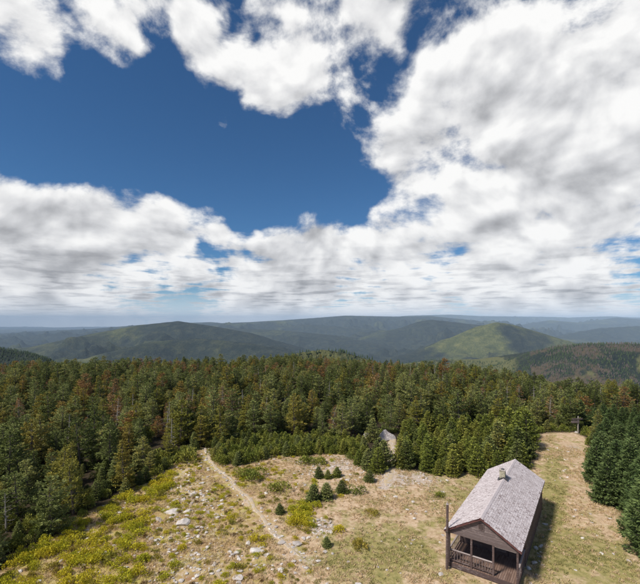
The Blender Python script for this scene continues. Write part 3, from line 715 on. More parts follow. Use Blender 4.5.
# the stones one can single out (px, py of base, width px, label)
for px, py, wp, lb in [
 (159,523,9,'upright white stone near the left edge of the rubble patch'),(181,528,17,'broad flat white slab in the middle of the rubble patch'),(173,515,13,'long thin pale slab just above the broad white slab'),
 (187,514,8,'pale stone right of the long thin slab'),(237,556,9,'tall pale stone standing beside a small yellow bush left of the trail end'),(255,554,13,'flat whitish stone by the trail end'),
 (297,546,10,'grey flat stone at the end of the left trail'),(281,545,9,'pale stone halfway in the lower left trail'),(239,581,14,'white stone at the bottom edge below the trail'),
 (395,498,6,'lone grey stone in the straw below the middle trail'),(413,503,5,'lone flat stone in open straw left of the cabin'),(442,493,5,'small pale stone between the young firs and the cabin'),
 (534,566,8,'largest pale stone at the right of the cabin porch'),(529,571,8,'pale stone touching the right front corner of the cabin'),(545,524,6,'grey stone at the middle of the cabin right wall'),
 (536,550,6,'round stone beside the cabin right wall near the porch'),(541,547,5,'small stone right of the round one beside the cabin'),(577,434.5,7,'pale rock at the foot of the trail sign'),
 (318,561,7,'flat grey stone in straw right of the left trail end'),(443,536,4,'small white stone left of the dark pole'),(441,576,7,'flat pale stone at the foot of the dark pole'),
 (548,452,5,'pale stone at the top of the grassy lane'),(592,523,4,'little white stone in the middle of the grassy lane')]:
    x, y = px2w(px, py - wp * .2); s = wp / FPX * y; put_stone(x, y, s, lb, None, None)
# countable stones by patch, biggest first
def scatter_px(n, cx, cy, rx, ry, s0, s1, label, group, poly=None):
    k = 0
    while k < n:
        px = cx + rng.normal() * rx; py = cy + rng.normal() * ry
        if py < 447 or py > 592 or px < -5 or px > 645: continue
        x, y = px2w(px, py)
        if not inpoly(np.array([x]), np.array([y]), CLEAR)[0] or inpoly(np.array([x]), np.array([y]), CABP)[0]: continue
        sz_ = s0 + (s1 - s0) * rng.random() ** 2; o = put_stone(x, y, sz_, None, group); THINGS.append([o, ('small ' if sz_ < .5 * (s0 + s1) * .85 else 'big ') + label, x, y, sz_]); k += 1
scatter_px(95, 185, 512, 22, 30, .22, .62, 'pale rubble stone', 'stones of the left rubble patch')
scatter_px(38, 268, 562, 36, 16, .25, .62, 'pale stone', 'stones by the lower left trail')
scatter_px(22, 95, 548, 22, 18, .22, .5, 'pale stone', 'stones between the lower left bushes')
scatter_px(34, 318, 528, 10, 7, .22, .42, 'heap stone', 'stones of the round heap')
scatter_px(44, 325, 470, 35, 10, .22, .6, 'grey stone', 'stones among the small middle firs')
scatter_px(34, 400, 479, 24, 7, .2, .5, 'pale trail stone', 'stones at the middle trail mouth')
scatter_px(10, 540, 545, 5, 22, .18, .4, 'cabin side stone', 'stones along the cabin')
scatter_px(14, 572, 450, 10, 8, .15, .4, 'stone in the lane', 'stones at the lane top')
scatter_px(20, 440, 545, 70, 25, .12, .3, 'stone in straw', 'stones in the open grass')

# ================================================================== plants
class Acc:
    def __init__(s): s.V = []; s.F = []; s.n = 0
    def add(s, V, F): s.V.append(V); s.F.append(np.asarray(F) + s.n); s.n += len(V)
    def mesh(s, name, m, smooth=False): return mesh_np(name, np.vstack(s.V), np.vstack(s.F), m, smooth)
def tubes(acc, P, Q, r0, r1, seg=4):
    """many tapered limbs at once; P,Q (n,3)"""
    P = np.atleast_2d(P).astype(float); Q = np.atleast_2d(Q).astype(float); n = len(P); d = unit(Q - P)
    ref = np.where(np.abs(d[:, 2:3]) > .8, [[1., 0, 0]], [[0, 0, 1.]]); u = unit(np.cross(d, ref)); v = np.cross(d, u)
    a = np.arange(seg) * 2 * math.pi / seg; r0 = np.broadcast_to(r0, (n,)); r1 = np.broadcast_to(r1, (n,))
    ring = u[:, None] * np.cos(a)[None, :, None] + v[:, None] * np.sin(a)[None, :, None]
    A = P[:, None] + ring * r0[:, None, None]; B = Q[:, None] + ring * r1[:, None, None]
    V = np.concatenate([A, B], 1).reshape(-1, 3); b = (np.arange(n) * 2 * seg)[:, None]; j = np.arange(seg)[None]; j2 = (j + 1) % seg
    acc.add(V, np.stack([b + j, b + j2, b + seg + j2, b + seg + j], -1).reshape(-1, 4))
def sprays(acc, C, Dn, l, wd, r, tilt=.5):
    n = len(C); Dn = unit(Dn); up = np.array([[0, 0, 1.]]) + r.normal(0, tilt, (n, 3)); s = unit(np.cross(Dn, up)); l = l[:, None]; wd = wd[:, None]
    V = np.stack([C, C + Dn * l * .45 + s * wd, C + Dn * l, C + Dn * l * .45 - s * wd], 1).reshape(-1, 3)
    acc.add(V, np.arange(n * 4).reshape(n, 4))
def conifer(seed, h, Rm, kind='mature', dens=1.0, bare=0.0):
    r = np.random.default_rng(seed); W = Acc(); C = Acc()
    lean = r.normal(0, .03 if kind != 'young' else .01, 2) * h
    nseg = 6; tz = np.linspace(0, 1, nseg + 1); wob = np.cumsum(r.normal(0, .035 if kind == 'mature' else .01, (nseg + 1, 2)), 0); wob[0] = 0
    tp = np.c_[tz[:, None] ** 1.5 * lean + wob, tz * h]
    rt = (.022 * h + .02) * (1 - tz * .88)
    tubes(W, np.r_[[[0, 0, -.4]], tp[:-1]], tp, np.r_[rt[0] * 1.2, rt[:-1]], rt, 7)
    def tpos(t): return np.stack([np.interp(t, tz, tp[:, i]) for i in range(3)], -1)
    cfg = dict(mature=(.12, .42, 5.6, .35), spire=(.08, .26, 5.5, .5), young=(.03, .215, 8, .8), dead=(.15, .27, 5, .4), snag=(.2, .45, 3, .3))[kind]
    b0, sp, nb2, reg = cfg; z = b0 * h; side = r.random() * 6.28
    T = []; AZ = []; L = []
    while z < h * .985:
        t = z / h; u = (t - b0) / (1 - b0)
        if kind == 'mature': pr = min(1, (1 - u) ** .66 * 1.12) * (0.7 + .3 * min(1, u / .25))
        elif kind == 'spire': pr = (1 - u) ** .8 * .95 + .05
        elif kind == 'young': pr = (1 - u) ** .80 * (.8 + .2 * min(1, u / .12))
        else: pr = (1 - u) ** .7
        n = max(3, int(r.poisson(nb2))) if kind != 'young' else int(nb2)
        if t > .9: n = max(3, n - 2)
        a = r.random() * 6.28 + np.arange(n) * 6.283 / n + r.normal(0, .25, n)
        wind = 1 + .22 * np.cos(a - side) * (kind == 'mature')
        ln = Rm * pr * wind * ((reg + (1.12 - reg) * r.random(n) ** (.8)) if kind != 'young' else r.uniform(.62, 1.12, n))
        T += [t + r.normal(0, .008)] * n; AZ += list(a); L += list(np.maximum(ln, .10))
        z += sp * (.7 + .6 * r.random()) * (1.0 if t < .8 else .6)
    T = np.clip(np.array(T), 0, .995); AZ = np.array(AZ); L = np.array(L); nb_ = len(T); P0 = tpos(T)
    hd = np.stack([np.cos(AZ), np.sin(AZ), 0 * AZ], -1); u = np.clip((T - b0) / (1 - b0), 0, 1)
    el = (-.20 + .75 * u ** 2 + r.normal(0, .12, nb_)) if kind != 'young' else (-.16 + .9 * u ** 2.0 + r.normal(0, .05, nb_))
    def bp(i, s):      # point along branch: leaves at angle el, tip curls up
        s = s[..., None]; return P0[i] + hd[i] * (L[i][:, None] * s) + np.array([0, 0, 1.]) * (L[i][:, None] * (np.tan(el[i])[:, None] * s + .22 * s ** 2.5))
    idx = np.arange(nb_)
    mid = bp(idx, np.full(nb_, .5)); tip = bp(idx, np.full(nb_, .93)); br = .010 + .012 * L
    tubes(W, P0, mid, br, br * .65, 3); tubes(W, mid, tip, br * .65, br * .2, 3)
    if kind in ('dead', 'snag'):
        ii = np.repeat(idx, 5); s = r.uniform(.3, .95, len(ii)); a = bp(ii, s); sg = np.where(r.random(len(ii)) < .5, 1, -1)
        lat = np.stack([-hd[ii, 1], hd[ii, 0], 0 * s], -1) * sg[:, None]
        q = a + (hd[ii] * .6 + lat * .8 + [0, 0, .25]) * (L[ii] * r.uniform(.15, .4, len(ii)))[:, None]; tubes(W, a, q, .008, .003, 3)
    if kind != 'snag':
        keep = r.random(nb_) > bare
        cnt = np.where(keep, np.maximum(6, (dens * 52 * L ** 1.35 * (1 if kind != 'dead' else .5)).astype(int)), 0)
        ii = np.repeat(idx, cnt); m = len(ii)
        s0 = .12 if kind == 'young' else .22
        s = s0 + (1 - s0) * r.random(m) ** .75; sg = np.where(r.random(m) < .5, 1, -1)
        wmax = L[ii] * .48 * (1.08 - s) ** .7 * np.clip((s - s0 + .15) * 3, .3, 1) + .05
        wv = wmax * r.random(m) ** .8
        lat = np.stack([-hd[ii, 1], hd[ii, 0], 0 * s], -1)
        c = bp(ii, s) + lat * (sg * wv)[:, None] + np.array([0, 0, 1.]) * (r.normal(0, .055 if kind == 'mature' else .045, m) - .18 * wv + .04)[:, None]
        d = hd[ii] * .75 + lat * (sg * .55)[:, None] + r.normal(0, .30, (m, 3)) + [0, 0, .16]
        ls = r.uniform(.12, .26, m) * (1 if dens < 1.6 else .8); sprays(C, c, d, ls, ls * r.uniform(.16, .28, m), r)
        k = int(26 * dens); c = tpos(r.uniform(.93, 1.0, k)) + r.normal(0, .03, (k, 3)); d = r.normal(0, .5, (k, 3)) + [0, 0, .9]
        ls = r.uniform(.12, .2, k); sprays(C, c, d, ls, ls * .2, r)
    return W, C
def bush(seed, wd, h, n, leaf, core=True):
    r = np.random.default_rng(seed); C = Acc(); W = Acc()
    nl = 5; cx = r.normal(0, wd * .22, (nl, 2)); rad = wd * r.uniform(.22, .36, nl); hh = h * r.uniform(.6, 1, nl)
    i = r.integers(nl, size=n); a = r.random(n) * 6.283; e = np.arcsin(r.random(n) ** .8); q = r.uniform(.72, 1.05, n)
    x = np.cos(a) * np.cos(e) * q; y = np.sin(a) * np.cos(e) * q; z = np.sin(e) * q
    c = np.stack([cx[i, 0] + x * rad[i], cx[i, 1] + y * rad[i], z * hh[i] + .01], -1)
    d = np.stack([x, y, z * .8 + .5], -1) + r.normal(0, .5, (n, 3)); ls = leaf * r.uniform(.6, 1.3, n); sprays(C, c, d, ls, ls * .32, r, .8)
    k = 10; p = np.c_[r.normal(0, wd * .08, (k, 2)), np.full(k, -.1)]; qq = np.c_[r.normal(0, wd * .3, (k, 2)), np.full(k, h * .6)]; tubes(W, p, qq, .012, .004, 3)
    return W, C
def proto(gen, cname, cm, wname='trunk', wm=None):
    W, C = gen; wm = wm or M['bark']
    out = {'wood': (wname, W.mesh(wname, wm)), 'crown': (cname, C.mesh(cname, cm)) if C.V else None}
    return out
def joined(p, name):
    """one mesh of a proto, for the woods too many to count"""
    Vs = []; Fs = []; mids = []; mats = []; n = 0
    for k in ('wood', 'crown'):
        if not p[k]: continue
        me = p[k][1]; v = np.empty(len(me.vertices) * 3, np.float32); me.vertices.foreach_get('co', v); f = np.empty(len(me.loops), np.int32); me.loops.foreach_get('vertex_index', f)
        Vs.append(v.reshape(-1, 3)); Fs.append(f.reshape(-1, 4) + n); n += len(me.vertices); mids += [len(mats)] * (len(f) // 4); mats.append(me.materials[0])
    return bpy.data.objects.new(name, mesh_np(name, np.vstack(Vs), np.vstack(Fs), mats, False, mids))
def remat(p, m):
    q = dict(p); c = p['crown'][1].copy(); c.materials.clear(); c.materials.append(m); q['crown'] = (p['crown'][0], c); return q
MAT = [proto(conifer(100 + i, 4.8, 1.65 + .22 * (i % 3), 'mature', 1.5), 'crown', M['fir']) for i in range(7)]
SPI = [proto(conifer(130 + i, 4.9, 1.4, 'spire', 1.3), 'crown', M['fir']) for i in range(3)]
FIRS = MAT + SPI
OLI = [remat(p, M['olive']) for p in (MAT[0], MAT[3], SPI[1])]
DNS = [proto(conifer(160 + i, 4.6, 1.62, 'young', 1.45), 'crown', M['fir_dark']) for i in range(4)]
YNG = [proto(conifer(180 + i, 2.6, 1.12, 'young', 1.3), 'crown', M['fir_young']) for i in range(4)]
YNG2 = [remat(p, M['fir']) for p in YNG[:3]]
RUS = [proto(conifer(200 + i, 4.6, 1.45, 'dead', 1.7, .15), 'crown', M['rust'], wm=M['snag']) for i in range(2)] + [remat(MAT[2], M['rust']), remat(MAT[5], M['rust'])]
SNG = [proto(conifer(220 + i, 4.3, .95, 'snag'), 'crown', M['rust'], wm=M['snag']) for i in range(4)]
BSH = [proto(bush(240 + i, .95, .50, 700, .085), 'foliage', M['shrub'], 'stems') for i in range(4)]
HTH = [proto(bush(250 + i, .8, .34, 480, .075), 'foliage', M['heath'], 'stems') for i in range(3)]
RST = [remat(p, M['russet']) for p in HTH]
GBS = [proto(bush(260 + i, 1.1, .95, 900, .12), 'foliage', M['fir_young'], 'stems') for i in range(3)]

# THINGS: (object, kind word, px, py, size) for the labels
def plant(name, p, x, y, s, noun, cat, group, sz=1.0, z=None):
    root = bpy.data.objects.new(name, None); COL.objects.link(root)
    root.location = (x, y, (gz(x, y) if z is None else z) - .03); root.rotation_euler = (rng.normal(0, .03), rng.normal(0, .03), rng.random() * 6.283); root.scale = (s, s, s * sz)
    root.empty_display_size = .3
    for k in ('wood', 'crown'):
        if p[k]: link(p[k][0], p[k][1], root)
    tag(root, None, cat, group); THINGS.append([root, noun, x, y, s]); return root

def collect(name, objs):
    c = bpy.data.collections.new(name)
    for i, o in enumerate(objs): o.name = '%s_%02d' % (name, i); c.objects.link(o)
    return c
def scatter(name, P, rz, sc, idx, objs, tiltv=None):
    """stuff nobody could count: geometry nodes instances on points"""
    n = len(P); me = bpy.data.meshes.new(name); me.vertices.add(n); me.vertices.foreach_set('co', np.asarray(P, np.float32).ravel())
    rot = np.zeros((n, 3), np.float32); rot[:, 2] = rz
    if tiltv is not None: rot[:, :2] = tiltv
    a = me.attributes.new('rot', 'FLOAT_VECTOR', 'POINT'); a.data.foreach_set('vector', rot.ravel())
    a = me.attributes.new('scl', 'FLOAT_VECTOR', 'POINT'); sc = np.asarray(sc, np.float32); sc = np.repeat(sc[:, None], 3, 1) if sc.ndim == 1 else sc; a.data.foreach_set('vector', sc.ravel())
    a = me.attributes.new('pick', 'INT', 'POINT'); a.data.foreach_set('value', np.asarray(idx, np.int32))
    o = link(name, me); g = bpy.data.node_groups.new(name, 'GeometryNodeTree')
    g.interface.new_socket('Geometry', in_out='INPUT', socket_type='NodeSocketGeometry'); g.interface.new_socket('Geometry', in_out='OUTPUT', socket_type='NodeSocketGeometry')
    N = g.nodes; gi = N.new('NodeGroupInput'); go = N.new('NodeGroupOutput'); ip = N.new('GeometryNodeInstanceOnPoints'); ci = N.new('GeometryNodeCollectionInfo')
    ci.inputs['Collection'].default_value = collect(name + '_kinds', objs); ci.inputs['Separate Children'].default_value = True; ci.inputs['Reset Children'].default_value = True
    def na(nm, ty):
        q = N.new('GeometryNodeInputNamedAttribute'); q.data_type = ty; q.inputs['Name'].default_value = nm; return [s for s in q.outputs if s.enabled and s.name == 'Attribute'][0]
    g.links.new(gi.outputs[0], ip.inputs['Points']); g.links.new(ci.outputs[0], ip.inputs['Instance']); ip.inputs['Pick Instance'].default_value = True
    g.links.new(na('pick', 'INT'), ip.inputs['Instance Index']); g.links.new(na('rot', 'FLOAT_VECTOR'), ip.inputs['Rotation']); g.links.new(na('scl', 'FLOAT_VECTOR'), ip.inputs['Scale'])
    g.links.new(ip.outputs[0], go.inputs[0]); md = o.modifiers.new('scatter', 'NODES'); md.node_group = g
    tag(o, kind='stuff'); return o

def jgrid(x0, x1, y0, y1, sp, j=.42):
    X, Y = np.meshgrid(np.arange(x0, x1, sp), np.arange(y0, y1, sp * .87)); X = X + (np.arange(X.shape[0]) % 2)[:, None] * sp / 2
    X = X + rng.uniform(-j, j, X.shape) * sp; Y = Y + rng.uniform(-j, j, Y.shape) * sp; return X.ravel(), Y.ravel()
def pxpoly(pts): return [px2w(*p) for p in pts]
Z_MID = pxpoly([(212,462),(214,452),(232,440),(262,438),(310,437),(350,439),(364,440),(365,470),(340,453),(300,455),(262,459),(240,467)])
Z_YR = pxpoly([(399,472),(440,477),(482,476),(520,471),(531,457),(534,440),(515,432),(460,430),(400,432)])
Z_DR = pxpoly([(598,440),(594,466),(596,491),(607,506),(616,520),(628,541),(655,560),(760,600),(900,480),(800,425),(640,421),(600,421),(580,426)])
Z_CL = pxpoly([(364,472),(366,446),(384,446),(388,474)])
ALLZ = [Z_MID, Z_YR, Z_DR, Z_CL]
# ---- mature forest
X, Y = jgrid(-190, 190, 18, 230, 2.75)
r = np.hypot(X, Y); ok = (np.abs(np.arctan2(X, Y)) < R(47)) & (r < treeline_r(X, Y) + 24) & ~inpoly(X, Y, CLEAR)
for z in ALLZ: ok &= ~inpoly(X, Y, z)
ok &= dpoly(X, Y, CLEAR, True) > .5
ok &= (dpoly(X, Y, [px2w(386, 440), px2w(368, 438)]) > 2.2) & (dpoly(X, Y, PATH_C) > 1.3) & (dpoly(X, Y, [px2w(578, 433.5)]) > 1.8)
hsign = px2w(578, 433.5); ok &= ~((np.abs(X / Y - hsign[0] / hsign[1]) < .012) & (Y < hsign[1] + .5))
hb = px2w(385, 439); ok &= ~((X / Y > .10) & (X / Y < .185) & (Y < hb[1] + 1.0))
ok &= rng.random(len(X)) > .05
X, Y = X[ok], Y[ok]; o_ = np.argsort(np.hypot(X, Y)); X, Y = X[o_], Y[o_]
Z = terrain(X, Y, False); dcl = dpoly(X, Y, CLEAR, True); PXs = CX + FPX * X / Y
typ = rng.random(len(X)); patch = fbm(X, Y, 14, 3, .5, 33)
hgt = (.58 + .62 * rng.random(len(X)) ** 1.2 + .25 * (fbm(X, Y, 20, 2, .5, 38) - .5)) * np.clip(.78 + dcl / 14, .78, 1)
hgt *= np.where(rng.random(len(X)) < .05, 1.18, 1)
hgt *= np.interp(np.hypot(X, Y) - treeline_r(X, Y), [-60, -10, 40], [1, .85, .8])
GRP = 'mature firs of the summit forest'
nfir = ndead = nsn = 0; SX = []
for i in range(len(X)):
    px = PXs[i]; inview = -25 < px < 665
    q = typ[i]; pd = np.clip((patch[i] - .48) * 1.3, 0, .26) + .04
    dist = math.hypot(X[i], Y[i])
    if q < pd * .75 and inview and ndead < 170 and dcl[i] > 2 and dist > 38:
        plant('dead_tree', RUS[rng.integers(4)], X[i], Y[i], hgt[i] * .98, 'rusty brown dying fir', 'dead tree', 'rusty brown dying firs in the forest', z=Z[i]); ndead += 1
    elif q < pd * 1.25 and inview and nsn < 80 and dcl[i] > 1.5 and not (abs(X[i] / Y[i] - hsign[0] / hsign[1]) < .03 and Y[i] < 100):
        plant('dead_tree', SNG[rng.integers(4)], X[i], Y[i], hgt[i] * 1.0, 'bare bleached snag', 'dead tree', 'bare bleached snags in the forest', z=Z[i]); nsn += 1
    elif inview and nfir < 300:
        ol = (typ[i] > (.70 if px < 260 else .82))
        pp = OLI[rng.integers(3)] if ol else FIRS[rng.integers(10) if dist < 60 else rng.integers(8)]
        s = hgt[i]; kind = ('yellowing ' if ol else 'dark green ') + ('tall fir' if s > .98 else 'low fir' if s < .78 else 'fir')
        plant('fir_tree', pp, X[i], Y[i], s, kind, 'tree', GRP, .9 + .2 * rng.random(), z=Z[i]); nfir += 1
    else: SX.append(i)
SX = np.array(SX); nS = len(SX)
sp_objs = [joined(p, 'fir') for p in (FIRS + OLI + RUS[1:3])]
q = rng.random(nS); pk = np.where(q < .72, rng.integers(0, 10, nS), np.where(q < .88, 10 + rng.integers(0, 3, nS), np.where(patch[SX] > .5, 13 + rng.integers(0, 2, nS), rng.integers(0, 10, nS))))
ss_ = hgt[SX]; scatter('forest', np.stack([X[SX], Y[SX], Z[SX] - .03], -1), rng.random(nS) * 6.283, np.stack([ss_, ss_, ss_ * (.9 + .2 * rng.random(nS))], -1), pk, sp_objs, rng.normal(0, .03, (nS, 2)))
print('mature', len(X), 'dead', ndead, 'snag', nsn, 'stuff', nS)
# brushwood under the trees: saplings and fallen sticks
X, Y = jgrid(-70, 75, 22, 78, 1.4)
ok = (np.abs(np.arctan2(X, Y)) < R(44)) & ~inpoly(X, Y, CLEAR)
for z in ALLZ: ok &= ~inpoly(X, Y, z)
dc_ = dpoly(X, Y, CLEAR, True); ok &= (rng.random(len(X)) < np.where(dc_ < 3, 1.0, .35)) & (dpoly(X, Y, PATH_C) > 1.2) & (dpoly(X, Y, [px2w(378, 437)]) > 2.6) & (dpoly(X, Y, [px2w(578, 433)]) > 1.6)
ok &= ~((X / Y > .10) & (X / Y < .185) & (Y < hb[1] + .5)) & (dpoly(X, Y, [px2w(204, 446)]) > 1.5)
X, Y = X[ok], Y[ok]; n = len(X); sap = [joined(p, 'sapling') for p in YNG2 + GBS]
pk = rng.integers(0, 6, n); s = rng.uniform(.35, .75, n) * np.where(pk > 2, 1.8, 1); scatter('undergrowth', np.stack([X, Y, terrain(X, Y, False) - .02], -1), rng.random(n) * 6.28, s, pk, sap)

# ---- young firs
nyg = 0
def fill(poly, sp, protos, smin, smax, name, noun, cat, group, sfun=None, limit=400, j=.4):
    global nyg
    P = np.array(poly); X, Y = jgrid(P[:, 0].min(), P[:, 0].max(), P[:, 1].min(), P[:, 1].max(), sp, j); ok = inpoly(X, Y, poly)
    X, Y = X[ok], Y[ok]; o_ = np.argsort(np.hypot(X, Y)); X, Y = X[o_], Y[o_]; k = 0; rest = []
    for x, y in zip(X, Y):
        px = CX + FPX * x / y
        if not (-15 < px < 655): rest.append((x, y)); continue
        if k >= limit: rest.append((x, y)); continue
        s = rng.uniform(smin, smax) * (sfun(px, x, y) if sfun else 1)
        plant(name, protos[rng.integers(len(protos))], x, y, s, noun, cat, group, .9 + .25 * rng.random()); k += 1
    return rest
fill(Z_MID, 1.2, YNG + YNG2[:2], .30, .72, 'young_fir', 'little green fir', 'young fir', 'low young firs at the middle forest edge', limit=125)
fill(Z_MID, 1.35, GBS, .7, 1.5, 'bush', 'rounded green bush', 'bush', 'rounded green bushes at the middle forest edge', limit=170)
fill(Z_YR, 1.85, YNG + YNG + YNG2[:2], .55, 1.25, 'young_fir', 'young light green fir', 'young fir', 'young firs between the middle trail and the cabin', lambda px, x, y: 1 + .45 * np.clip((px - 480) / 40, 0, 1), limit=150)
rest = fill(Z_DR, 2.5, DNS, .70, 1.2, 'fir_tree', 'dense dark green conical fir', 'tree', 'dense conical firs at the right of the lane', lambda px, x, y: float(np.interp(y, [28, 40, 56], [1.15, 1.0, .72])), limit=120, j=.3)
if rest:
    P = np.array(rest); n = len(P); scatter('fir_thicket', np.c_[P, terrain(P[:, 0], P[:, 1], False)], rng.random(n) * 6.28, rng.uniform(.85, 1.2, n), rng.integers(0, 4, n), [joined(p, 'fir') for p in DNS])
def one(px, py, hpx, protos, base_h, name, label, cat, noun=''):
    x, y = px2w(px, py); s = hpx * y / FPX / base_h; o = plant(name, protos[rng.integers(len(protos))], x, y, s, noun, cat, None); THINGS.pop(); o['label'] = label
    if cat == 'young fir' and py > 474: o.scale = (s * 1.15, s * 1.15, s * .82)
    return o
one(313,501,20,YNG2,2.6,'young_fir','dark green little fir, left one of the pair above the bright yellow green bush','young fir')
one(326,499,19,YNG2,2.6,'young_fir','dark green little fir, right one of the pair above the bright yellow green bush','young fir')
one(342,493,15,YNG2,2.6,'young_fir','small rounded green fir just right of the pair of dark little firs','young fir')
one(319,478,13,YNG2,2.6,'young_fir','small green fir standing behind the pair of dark little firs','young fir')
one(328,479,10,YNG,2.6,'young_fir','tiny green fir between two others behind the dark pair','young fir')
one(337,477,12,YNG,2.6,'young_fir','light green small fir behind the small rounded fir','young fir')
one(280,515,12,YNG2,2.6,'young_fir','small lone fir right of the left trail halfway down','young fir')
one(327,546,12,YNG2,2.6,'young_fir','tiny lone dark fir below the round stone heap','young fir')
one(369,482,14,YNG2,2.6,'young_fir','small lone fir left of the mouth of the middle trail','young fir')
one(372,441,22,YNG2,2.6,'young_fir','slender green fir standing in front of the pale boulders','young fir')
for px, py, hp, lb in [(368,470,20,'bushy green fir at the left of the cluster beside the middle trail'),(377,473,24,'rounded green fir in the middle of the cluster beside the middle trail'),(385,468,26,'green fir at the right of the cluster beside the middle trail'),(376,458,17,'taller fir at the back of the cluster beside the middle trail'),(384,457,15,'fir at the back right of the cluster touching the middle trail')]:
    one(px, py, hp, YNG + YNG2, 2.6, 'young_fir', lb, 'young fir')
for px, py, hp, lb in [(277,492,10,'round green bush right of the left trail'),(303,464,9,'round green bush near the middle forest edge'),(322,463,8,'second round green bush near the middle forest edge'),(252,480,11,'wide green bush at the left trail below the forest edge'),(244,477,9,'green bush touching the wide one beside the left trail'),(358,494,8,'bright green low bush in the open right of the small firs'),(336,533,7,'small yellow flowering bush at the right of the stone heap'),(358,548,12,'olive bushy clump in the straw right of the stone heap'),(376,516,7,'brownish low clump in the straw below the middle trail'),(368,513,6,'brownish clump at the left of another in the straw'),(165,462,12,'low green bush at the left forest edge'),(184,462,14,'green bush at the forest edge left of the left trail head'),(438,498,6,'grassy green low bush between the young firs and the cabin')]:
    o = one(px, py, hp, (HTH if 'brown' in lb or 'olive' in lb else BSH), .5, 'bush', lb, 'bush')
    if ' green' in lb or 'green ' in lb[:7]:
        for ch in o.children:
            if ch.name.startswith('foliage'): ch.data = ch.data.copy(); ch.data.materials.clear(); ch.data.materials.append(M['fir_young'])
# ---- bushes
Z_S1 = pxpoly([(-30,610),(-30,575),(5,566),(40,546),(75,527),(105,508),(135,489),(160,478),(172,474),(176,486),(150,508),(142,530),(138,600)])
Z_BR = pxpoly([(292,528),(290,512),(300,503),(316,504),(318,514),(312,524),(302,532)])
nb3 = 0
def fillb(poly, sp, protos, smin, smax, noun, group, limit, keep=1.0):
    P = np.array(poly); X, Y = jgrid(P[:, 0].min(), P[:, 0].max(), P[:, 1].min(), P[:, 1].max(), sp); ok = inpoly(X, Y, poly) & inpoly(X, Y, CLEAR) & (rng.random(len(X)) < keep)
    ok &= (dpoly(X, Y, PATH_L) > .7) & (dpoly(X, Y, CABP, True) > .6)
    X, Y = X[ok], Y[ok]; vis = (np.abs(CX + FPX * X / Y - 320) < 330) & (HY + FPX * EYE / Y < 592); X, Y = X[vis], Y[vis]
    o_ = rng.permutation(len(X)); k = 0; rest = []
    for i in o_:
        s = rng.uniform(smin, smax)
        if k < limit: plant('bush', protos[rng.integers(len(protos))], X[i], Y[i], s, noun, 'bush', group, .8 + .5 * rng.random()); k += 1
        else: rest.append((X[i], Y[i], s))
    return rest
rest = fillb(Z_S1, .92, BSH + BSH + HTH, .75, 1.35, 'yellow green bush', 'yellow green bushes at lower left', 240, .80)
rest += fillb(Z_BR, .8, BSH, .8, 1.3, 'bright yellow green bush', 'bright bushes beside the round stone heap', 40)
Z_H = pxpoly([(120,600),(160,520),(180,478),(205,464),(240,482),(290,545),(300,600)]); Z_H2 = pxpoly([(232,474),(260,462),(300,458),(350,458),(362,480),(330,510),(300,545),(262,515)])
fillb(Z_H, 1.9, BSH + HTH, .5, .95, 'small olive bush', 'small bushes in the heath by the left trail', 60, .6)
fillb(Z_H2, 1.9, BSH + HTH, .5, 1.0, 'small green bush', 'small bushes between the left trail and the middle edge', 45, .6)
# ground cover that nobody could count
X, Y = jgrid(-26, 3, 23, 56, .48); px = CX + FPX * X / Y; py = HY + FPX * EYE / Y
ok = inpoly(X, Y, CLEAR) & (dpoly(X, Y, PATH_L) > .55) & (rng.random(len(X)) < np.clip((335 - px) / 160, 0, .62) * np.clip(fbm(X, Y, 3, 3, .5, 19) * 2.4 - .45, .15, 1))
X, Y = X[ok], Y[ok]; n = len(X); q = rng.random(n); pk = np.where(q < .42, rng.integers(0, 4, n), np.where(q < .84, 4 + rng.integers(0, 3, n), 7 + rng.integers(0, 3, n)))
scatter('heath', np.stack([X, Y, terrain(X, Y, False) - .02], -1), rng.random(n) * 6.28, rng.uniform(.25, .62, n), pk, [joined(p, 'low_bush') for p in BSH + HTH + RST])
print('heath', n)
def tuft(seed, n, h, m):
    r = np.random.default_rng(seed); C = Acc(); a = r.random(n) * 6.28; p = np.c_[r.normal(0, .09, (n, 2)), np.zeros(n)]
    d = np.stack([np.cos(a) * .6, np.sin(a) * .6, np.full(n, .8)], -1) + r.normal(0, .2, (n, 3)); ls = h * r.uniform(.6, 1.2, n); sprays(C, p, d, ls, np.full(n, .012) + ls * .04, r, .6)
    return bpy.data.objects.new('tuft', C.mesh('tuft', m))
X, Y = jgrid(-26, 34, 22, 62, .30); px = CX + FPX * X / Y; py = HY + FPX * EYE / Y
ok = (inpoly(X, Y, CLEAR)) & (np.abs(px - 320) < 335) & (py < 596) & (dpoly(X, Y, PATH_L) > .5) & (dpoly(X, Y, PATH_C) > .7) & ~inpoly(X, Y, CABP)
ok &= rng.random(len(X)) < np.clip(fbm(X, Y, 2.2, 4, .55, 88) * 2.6 - .75, .08, .9)
X, Y, px, py = X[ok], Y[ok], px[ok], py[ok]; n = len(X)
gm = .08 + np.maximum.reduce([np.exp(-((px - a) / c) ** 2 - ((py - b) / d) ** 2) for a, b, c, d in ((553, 500, 14, 45), (380, 555, 60, 30), (560, 555, 40, 30), (440, 470, 40, 8), (600, 560, 60, 30), (480, 500, 50, 30))]) * .75
pk = np.where(rng.random(n) < gm, 3 + rng.integers(0, 2, n), rng.integers(0, 3, n))
scatter('grass', np.stack([X, Y, terrain(X, Y, False)], -1), rng.random(n) * 6.28, rng.uniform(.6, 1.3, n), pk, [tuft(i, 22, .17, M['grass']) for i in range(3)] + [tuft(7 + i, 22, .13, M['grass_green']) for i in range(2)])
print('grass', n)
